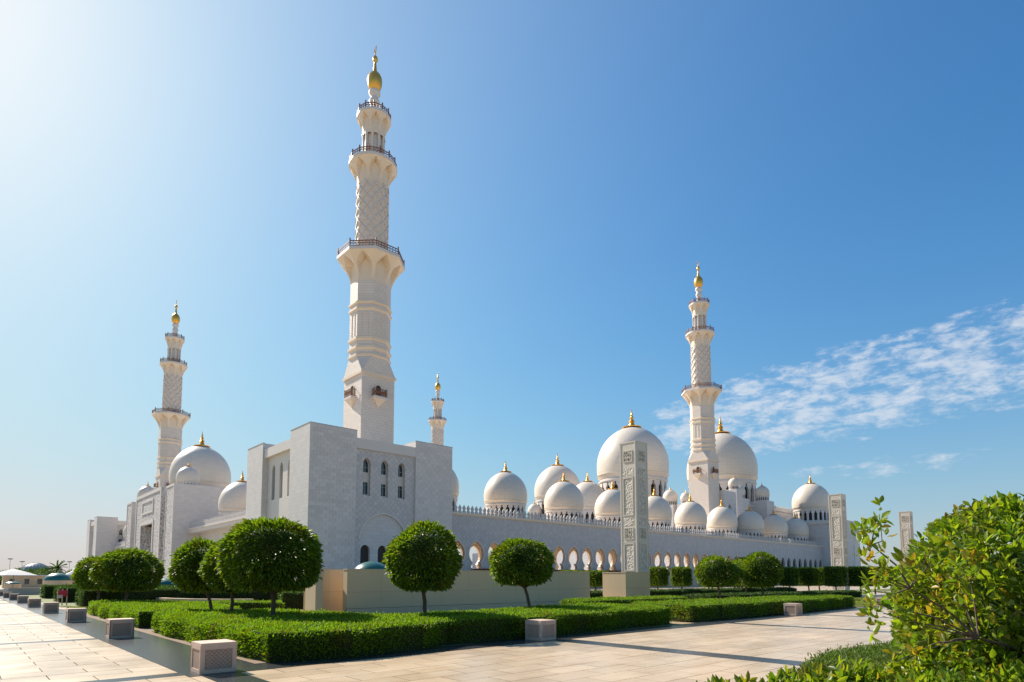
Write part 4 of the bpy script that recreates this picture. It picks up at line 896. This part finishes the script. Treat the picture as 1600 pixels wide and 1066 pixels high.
def round_tree(x, y, zc, rx, rz, label, lean=(0, 0), n=7000, seed=1, leaf=(.15, .055), scale_leaf=None, base=0., group='clipped round trees in the garden beds'):
    T = empty('round_tree', (x, y, base), label, 'tree', group)
    cx_, cy_ = x + lean[0], y + lean[1]
    h = zc - rz * .35 - base; tr = MB(); k = 7
    pts = [(lean[0] * (i / k) ** .8 + .02 * sin(i * 2), lean[1] * (i / k) ** .8, h * i / k - .05) for i in range(k + 1)]
    tr.tube(pts, [(.085 - .03 * i / k) * (rx / 1.4) ** .5 for i in range(k + 1)], 8); tr.build('trunk', 'bark', T, True, abs_=False)
    lb = MB(); r = random.Random(seed); fork = Vector(pts[-3])
    for i in range(7):
        a = 2 * PI * i / 7 + r.random(); e = Vector((lean[0] + .72 * rx * cos(a), lean[1] + .72 * rx * sin(a), zc - base + rz * r.uniform(-.55, .5)))
        md = fork.lerp(e, .5) + Vector((0, 0, -.08)); lb.tube([fork, md, e], [.04, .028, .012], 5)
    lb.build('limbs', 'bark', T, abs_=False)
    key = (round(rx, 1), round(rz, 1), n, leaf, seed)
    if key not in TREE: TREE[key] = (crown_mesh(rx, rz, n, seed, leaf), core_mesh(rx, rz, seed))
    cmesh, kmesh = TREE[key]
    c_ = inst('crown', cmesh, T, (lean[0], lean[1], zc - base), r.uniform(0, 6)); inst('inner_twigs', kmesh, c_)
    return T
round_tree(7.05, 18.1, 2.36, 1.38, 1.12, 'largest round clipped tree at left, before the corner building', (-.12, .1), 12000, 11, (.15, .06))
round_tree(6.6, 20.6, 2.1, .85, .9, 'round tree half hidden behind the left side of the largest one', (.05, .2), 6000, 12, (.15, .06))
round_tree(6.9, 22.8, 2.08, .98, .9, 'round clipped tree with leaning trunk left of the largest tree', (-.5, .2), 7500, 13, (.15, .06))
round_tree(6.35, 36.0, 2.12, 1.42, 1.1, 'round dome shaped tree at far left before the portal', (.1, .1), 8500, 14, (.17, .07))
round_tree(6.6, 45.5, 2.0, 1.3, 1.0, 'round tree peeping out behind the leftmost round tree', (0, 0), 6000, 15, (.18, .075))
round_tree(10.72, 15.58, 2.28, 1.11, 1.06, 'round clipped tree in the middle, before the corner building and the low wall', (-.12, .1), 10500, 16, (.13, .052))
round_tree(16.65, 16.85, 2.3, 1.1, .94, 'smaller round tree with curved leaning trunk before the long low wall', (-.5, .25), 9000, 17, (.13, .055))
round_tree(36.3, 19.7, 2.1, 1.3, 1.0, 'round tree with crooked trunk, left one of the right hand pair', (-.3, .2), 6500, 18, (.17, .07))
round_tree(38.3, 17.9, 2.2, 1.27, 1.14, 'round clipped tree standing highest in the right hand bed', (-.1, .1), 6500, 19, (.17, .07))
round_tree(50.5, 25.2, 2.2, 1.6, 1.35, 'paler round tree seen between the right hand pair', (0, 0), 3000, 20, (.22, .09))
round_tree(60, 30, 2.1, 1.5, 1.3, 'distant round tree partly behind the right hand pair', (0, 0), 2200, 21, (.26, .11))
def box_tree(x, y, w, h, label, seed):
    h = h - (.45 if x < 47 else 0)
    w *= .66; T = empty('boxy_tree', (x, y, 0), label, 'tree', 'trees clipped to boxes before the mosque')
    MB().tube([(0, 0, -.05), (.03, 0, .5), (0, .03, 1.2)], [.1, .08, .07], 7).build('trunk', 'bark', T, abs_=False)
    if 'box' + str(seed % 3) not in TREE:
        r = np.random.default_rng(seed); n = 3600; p = r.uniform(-1, 1, (n, 3)); f = r.integers(0, 3, n); sg = r.choice([-1, 1], n); p[np.arange(n), f] = sg * (1 - np.abs(r.normal(0, .05, n)))
        nr = np.zeros((n, 3)); nr[np.arange(n), f] = sg; p *= [.5, .5, .5]
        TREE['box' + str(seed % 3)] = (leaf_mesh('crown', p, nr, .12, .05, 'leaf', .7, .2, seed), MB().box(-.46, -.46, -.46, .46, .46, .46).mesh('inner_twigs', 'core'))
    cm, km = TREE['box' + str(seed % 3)]; c_ = inst('crown', cm, T, (0, 0, 1.05 + h / 2), 0, (w, w, h)); inst('inner_twigs', km, c_)
bt = [(57.0, 38.6, 2.5, 'just right of the first obelisk'), (59.6, 37.2, 2.4, 'second right of the first obelisk'), (61.5, 35.0, 2.2, 'third right of the first obelisk, warm edge lit'), (46.8, 38.9, 2.6, 'dark in the gap between the long wall and the beige block'), (43.8, 39.4, 2.4, 'mostly hidden by the long beige wall'),
      (70.5, 30.0, 2.3, 'right of the highest round tree'), (73.4, 29.0, 2.5, 'second right of the highest round tree'), (77, 29.2, 2.2, 'behind the gap right of the round trees'), (70.5, 25.0, 2.6, 'before the second obelisk, left one'), (72.8, 23.3, 2.8, 'before the second obelisk, right one'), (76.5, 23.0, 2.8, 'under the plain end block'), (80.5, 22.5, 2.8, 'behind the leafy twigs at right'), (84.5, 22.3, 2.8, 'farthest right behind the twigs'),
      (64.5, 33.5, 2.2, 'behind the crooked round tree'), (67.5, 31.8, 2.2, 'between the two round trees at right')]
for i, (x, y, w, lb) in enumerate(bt): box_tree(x, y, w, 1.85, 'dark boxy tree, ' + lb, 30 + i)

# ------------------------------------------------------------------ FOREGROUND SHRUB, HEDGE, GROUND COVER
def leafy(name, P, D, size, wid, parent, nsingle, seed, m1_='shrub', m2_='shrub_y', yfrac=.12):
    """300 leaves nearest the camera as single parts, the others joined"""
    r = np.random.default_rng(seed); P = np.asarray(P); D = np.asarray(D); w0 = np.array(world_loc(parent))
    dist = np.linalg.norm(P - [0, 0, 1.7], axis=1); order = np.argsort(dist); s_idx = order[:nsingle]; rest_ = order[nsingle:]
    protos = [oval_mesh('leaf', [(0, 0, 0)], [(0, -.01, 1)], size, wid, m_, .0, .22, 5) for m_ in (m1_, m1_, m2_)]
    for i in s_idx:
        d = Vector(D[i] + r.normal(0, .5, 3)).normalized(); o = bpy.data.objects.new('leaf', protos[0 if r.random() > yfrac else 2]); COL.objects.link(o); o.parent = parent
        o.location = P[i] - w0; q = d.to_track_quat('Z', 'Y'); o.rotation_euler = q.to_euler(); s = r.uniform(.7, 1.3); o.scale = (s, s, s)
    y = r.random(len(rest_)) < yfrac
    for sel, m_, sd in ((rest_[~y], m1_, 1), (rest_[y], m2_, 2)):
        if len(sel) == 0: continue
        me = oval_mesh('foliage', P[sel] - w0, D[sel], size, wid, m_, .5, .22, seed + sd); o = bpy.data.objects.new('foliage', me); COL.objects.link(o); o.parent = parent; tag(o, kind='stuff')
def rosettes(C, D, per, spread, seed):
    r = np.random.default_rng(seed); C = np.repeat(C, per, 0); D = np.repeat(D, per, 0)
    side = r.normal(0, 1, C.shape); side /= np.linalg.norm(side, axis=1)[:, None]
    d = D * .55 + side * .8; return C + side * spread * .3 + D * r.uniform(-spread, spread * .3, (len(C), 1)), d
SH = empty('leafy_shrub', (7.9, .8, 0), 'big glossy yellow green leafy shrub filling the lower right corner', 'shrub')
p, nr = ball_pts(1.42, 1.28, 4600, 50, .95); nr[:, 2] += .9; p += [8.12, .78, 1.30]
P, D = rosettes(p, nr, 6, .07, 51)
leafy('leaf', P, D, .092, .042, SH, 150, 52, yfrac=.05)
mb = MB(); mb.polar(lambda a, t: (max(.01, .85 * sin(PI * t)) * (1 + .1 * sin(3 * a) + .07 * sin(8 * a)), 1.3 - .85 * cos(PI * t)), 24, 14)
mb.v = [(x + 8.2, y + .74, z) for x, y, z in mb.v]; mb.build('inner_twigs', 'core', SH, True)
tw = MB(); r_ = random.Random(9)
tw.tube([(7.9, .85, 0), (7.85, .9, .5), (7.9, .8, 1)], [.06, .05, .04])
ends = []
def twig(a, b3, rad):
    if b3[1] > .31 * b3[0]: b3 = (b3[0], .31 * b3[0] - r_.uniform(0, .08), b3[2])
    a, b3 = Vector(a), Vector(b3); m_ = a.lerp(b3, .5) + Vector((r_.uniform(-.05, .05), r_.uniform(-.05, .05), r_.uniform(-.05, .07))); tw.tube([a, m_, b3], [rad, rad * .75, rad * .5], 5); return b3
for i in range(26):
    a = r_.uniform(0, 2 * PI); z = r_.uniform(.5, 2.3); e = (7.95 + 1.3 * cos(a) * sin(min(3., z * 1.2)), .85 + 1.3 * sin(a) * sin(min(3., z * 1.2)), z); twig((7.9, .85, .8), e, .014)
# open twigs reaching left from the shrub, in front of the far obelisk
root = (6.35, 1.15, 1.2); b1_ = twig((7.3, 1.0, 1.0), root, .017); b2_ = twig(b1_, (5.85, 1.5, 1.62), .013); b3_ = twig(b2_, (5.55, 1.68, 1.98), .010)
for q in ((5.42, 1.78, 2.12), (5.35, 1.9, 2.02), (5.75, 1.66, 2.13), (5.2, 1.92, 1.95)): ends.append(twig(b3_, q, .006))
for q in ((5.3, 1.9, 1.72), (5.35, 1.85, 1.6), (5.55, 1.6, 1.75), (5.9, 1.35, 1.85), (5.7, 1.4, 1.75), (6.0, 1.35, 1.95)): ends.append(twig(b2_, q, .007))
for q in ((5.65, 1.65, 1.42), (5.45, 1.8, 1.5), (5.8, 1.5, 1.35), (6.1, 1.2, 1.55), (6.0, 1.45, 1.1), (5.75, 1.6, 1.02), (6.2, 1.25, 1.75), (6.35, 1.2, 1.9)): ends.append(twig(b1_, q, .008))
tw.build('branches', 'bark', SH, True)
ce = []
for e in ends:
    for k in range(6): ce.append(Vector(e) + Vector((r_.gauss(0, .07), r_.gauss(0, .07), r_.gauss(0, .06))))
for k in range(34): ce.append(Vector((r_.uniform(6.1, 6.8), r_.uniform(1.05, 1.5), r_.uniform(.95, 1.9))))
ce = np.array([list(c) for c in ce]); P, D = rosettes(ce, np.tile([-.1, .1, .9], (len(ce), 1)), 5, .05, 60)
leafy('leaf', P, D, .085, .042, SH, 145, 61, yfrac=.2)
# loose low hedge along the bottom right
FH = empty('low_leafy_hedge', (4.8, 2.5, 0), 'loose low leafy hedge along the bottom right edge of the picture', 'hedge')
r2 = np.random.default_rng(5); n = 2100; u_ = r2.random(n); v_ = r2.random(n)
A0, A1 = np.array([4.35, 2.75]), np.array([8.6, 1.1]); B0, B1 = np.array([3.7, 1.7]), np.array([7.2, .0])
xy = (A0 * (1 - u_[:, None]) + A1 * u_[:, None]) * (1 - v_[:, None]) + (B0 * (1 - u_[:, None]) + B1 * u_[:, None]) * v_[:, None]
zt = .76 + .10 * u_ + .05 * np.sin(xy[:, 0] * 5) + .04 * np.sin(xy[:, 1] * 9 + xy[:, 0] * 3) + r2.normal(0, .045, n)
C = np.column_stack([xy, zt]); P, D = rosettes(C, np.tile([0, 0, 1.], (n, 1)), 6, .06, 70)
leafy('leaf', P, D, .10, .036, FH, 290, 71, yfrac=.1)
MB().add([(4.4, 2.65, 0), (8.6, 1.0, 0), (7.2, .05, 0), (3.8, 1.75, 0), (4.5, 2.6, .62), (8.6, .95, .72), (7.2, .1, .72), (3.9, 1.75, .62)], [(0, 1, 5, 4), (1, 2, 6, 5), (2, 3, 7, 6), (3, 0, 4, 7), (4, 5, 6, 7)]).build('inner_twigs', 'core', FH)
hedge('ground_cover_bed', [(8.0, 3.35), (8.3, 1.3), (9.5, -1), (22, -3), (22, 1.5), (13, 3.2), (10.2, 3.75)], .62, 2600, 'dense fine leaved green cover bed between the plaza and the loose hedge at right', seed=40, leaf=(.05, .014), m='cover', cat='ground cover', wob=.05)

# ------------------------------------------------------------------ FAR LEFT BACKGROUND
def at(D, px):    # a point on the ground at view depth D under pixel column px
    d = cw * 946 + cr * (px - 800) - cu * (905.5 - 827.7); q = Vector((d.x, d.y)) * D / 946; return q.x, q.y
def fardome(x, y, z, w, h, m, label, base):
    B = empty('domed_building', (x, y, 0), label, 'building')
    MB().lathe([(w / 2 * cos(i * PI / 24), z + h * sin(i * PI / 24)) for i in range(13)], 40, (x, y)).build('roof', m, B, 40)
    MB().lathe([(w / 2 * 1.02, 0), (w / 2 * 1.02, z)], 24, (x, y)).build('wall', base, B); return B
fd = fardome(38, 508, .5, 22, 12.4, 'blueglass', 'far grey blue glass domed building on the left horizon', 'blueglass')
rb = MB()
for k in range(12):
    a = PI * k / 12; rb.tube([(38 + 11.1 * cos(a) * cos(e), 508 + 11.1 * sin(a) * cos(e), .5 + 12.5 * sin(e)) for e in [i * PI / 16 for i in range(17)]], .09, 4)
for k in range(1, 5): e = k * PI / 11; rb.tube([(38 + 11.1 * cos(e) * cos(a), 508 + 11.1 * cos(e) * sin(a), .5 + 12.5 * sin(e)) for a in [i * PI / 16 for i in range(33)]], .08, 4)
rb.build('roof_ribs', 'white', fd)
fardome(10.9, 110, 1.6, 3.4, 1.1, 'teal', 'small round kiosk with teal dome beyond the left hedges', 'beige')
fardome(6.2, 117, 1.1, 2.0, .35, 'teal', 'flat teal dome beside the small teal domed kiosk', 'beige')
fardome(22.9, 40.6, 2.0, 2.9, 1.05, 'teal', 'teal glass dome peeping over the left end of the long low wall', 'beige')
fardome(16.5, 72, 1.0, 3.0, .9, 'teal', 'dim teal dome below the portal between the round trees', 'beige')
U_ = empty('parasol', (4.9, 92, 0), 'white parasol on a thin pole at the far left', 'parasol')
MB().lathe([(2.35, 2.25), (1.2, 2.65), (.02, 3.0)], 8, (4.9, 92), PI / 8).build('canopy', 'white', U_); MB().tube([(4.9, 92, 0), (4.9, 92, 3.05)], .04).build('pole', 'metal', U_)
TT = empty('tent', (17.6, 146, 0), 'white and blue peaked tent right of the kiosk', 'tent')
MB().lathe([(3.2, 2.6), (1.3, 3.4), (.45, 4.6), (.03, 5.6)], 4, (17.6, 146), PI / 4).build('roof', 'white', TT); MB().box(15.6, 144, 0, 19.6, 148, 2.6).build('wall', 'brick', TT)
SG = empty('sign_stand', (5.35, 50.0, 0), 'small red and white sign on two posts by the left hedge', 'sign')
MB().box(5.0, 49.95, .6, 5.5, 50.0, 1.0).build('board', 'red', SG); MB().box(5.0, 49.93, .5, 5.25, 49.945, .7).build('lower_board', 'white', SG)
for q in (5.0, 5.25, 5.5): MB().tube([(q, 50.03, 0), (q, 50.03, 1.1)], .035).build('post', 'beige', SG)
tag(MB().box(-20, 98, 0, 30, 98.3, .55).build('white_barrier', 'white'), 'long low white barrier across the far end of the left plaza', 'barrier')
tag(MB().box(4.4, 89, 0, 7.2, 89.4, .75).build('planter_wall', 'stone'), 'short grey stone planter near the parasol', 'planter')
for i, (pc, D_, z) in enumerate(((14, 330, 12.8), (33, 330, 11.3), (107, 330, 11.2), (43, 470, 13), (-20, 330, 12))):
    px, y = at(D_, pc)
    LP = empty('light_mast', (px, y, 0), ['leftmost', 'second from left', 'right of the palm,', 'faint, above the grey dome,', 'outermost'][i] + ' tall light mast on the left horizon', 'light mast', 'light masts on the horizon')
    MB().tube([(px, y, 0), (px, y, z)], [.16, .11]).build('pole', 'metal', LP); MB().lathe([(1.0, z), (1.2, z + .3), (1.0, z + .6)], 10, (px, y)).build('lamp_head', 'metal', LP)
def blob_tree(x, y, h, w, label, seed):
    T = empty('distant_tree', (x, y, 0), label, 'tree', 'trees on the left horizon'); r = np.random.default_rng(seed); n = 1500
    cs = r.normal(0, .28, (7, 3)) * [w, w, h * .5] + [0, 0, h * .62]; k = r.integers(0, 7, n); d = r.normal(0, 1, (n, 3)); d /= np.linalg.norm(d, axis=1)[:, None]
    P = cs[k] + d * (r.random(n) ** .4)[:, None] * [w * .26, w * .26, h * .26]
    me = blade_mesh('crown', P, d, w * .09, w * .045, 'darkhedge', .6, seed); o = bpy.data.objects.new('crown', me); COL.objects.link(o); o.parent = T
    MB().tube([(0, 0, 0), (.1, 0, h * .5)], [w * .05, w * .03]).build('trunk', 'bark', T, abs_=False)
for i, (px, D, h, w, lb) in enumerate(((3, 210, 5.5, 7, 'at the left picture edge'), (22, 230, 7.5, 9, 'behind the parasol'), (40, 220, 6.5, 6, 'left of the glass dome'), (62, 190, 7, 8, 'before the glass dome'), (72, 170, 5.2, 7, 'low before the glass dome'), (92, 160, 5.5, 6, 'below the palm'), (106, 150, 5.8, 6, 'right of the kiosk'), (112, 150, 4.6, 5, 'between kiosk and tent'), (10, 150, 3.2, 6, 'low, left of the parasol pole'))):
    x, y = at(D, px); blob_tree(x, y, h * .78, w * .85, 'dull green distant tree ' + lb, 80 + i)
x, y = at(150, 88); PT = empty('palm_tree', (x, y, 0), 'date palm standing up right of the far glass dome', 'palm'); pf = MB(); rr = random.Random(4)
for i in range(26):
    a = rr.uniform(0, 2 * PI); el_ = rr.uniform(-.2, 1.3); pp = []; q = Vector((0, 0, 4.6)); d = Vector((cos(a) * cos(el_), sin(a) * cos(el_), sin(el_)))
    for k in range(6): pp.append(q.copy()); q += d * .5; d.z -= .14; d.normalize()
    side = Vector((-sin(a), cos(a), 0)); vs = []
    for k, p_ in enumerate(pp): wd = .22 * (1 - k / 6) + .03; vs += [p_ - side * wd + Vector((0, 0, -.15)), p_, p_ + side * wd + Vector((0, 0, -.15))]
    pf.add(vs, [(k * 3 + j, k * 3 + j + 1, k * 3 + 4 + j, k * 3 + 3 + j) for k in range(5) for j in (0, 1)])
pf.build('fronds', 'darkhedge', PT, abs_=False); MB().tube([(0, 0, 0), (0, 0, 4.7)], [.28, .2], 8).build('trunk', 'bark', PT, abs_=False)
x, y = at(130, 33); KB = empty('low_white_building', (x, y, 0), 'low pale building behind the parasol', 'building'); MB().box(-3, 0, 0, 4.5, 4, 2.5).build('wall', 'beige', KB, abs_=False)
MB().box(-3.2, -.4, 2.5, 4.7, 4.4, 2.75).build('roof', 'white', KB, abs_=False)
for q in (-1.5, 1, 3.2): MB().box(q - .4, -.04, .8, q + .4, -.01, 1.9).build('window', 'dark', KB, abs_=False)
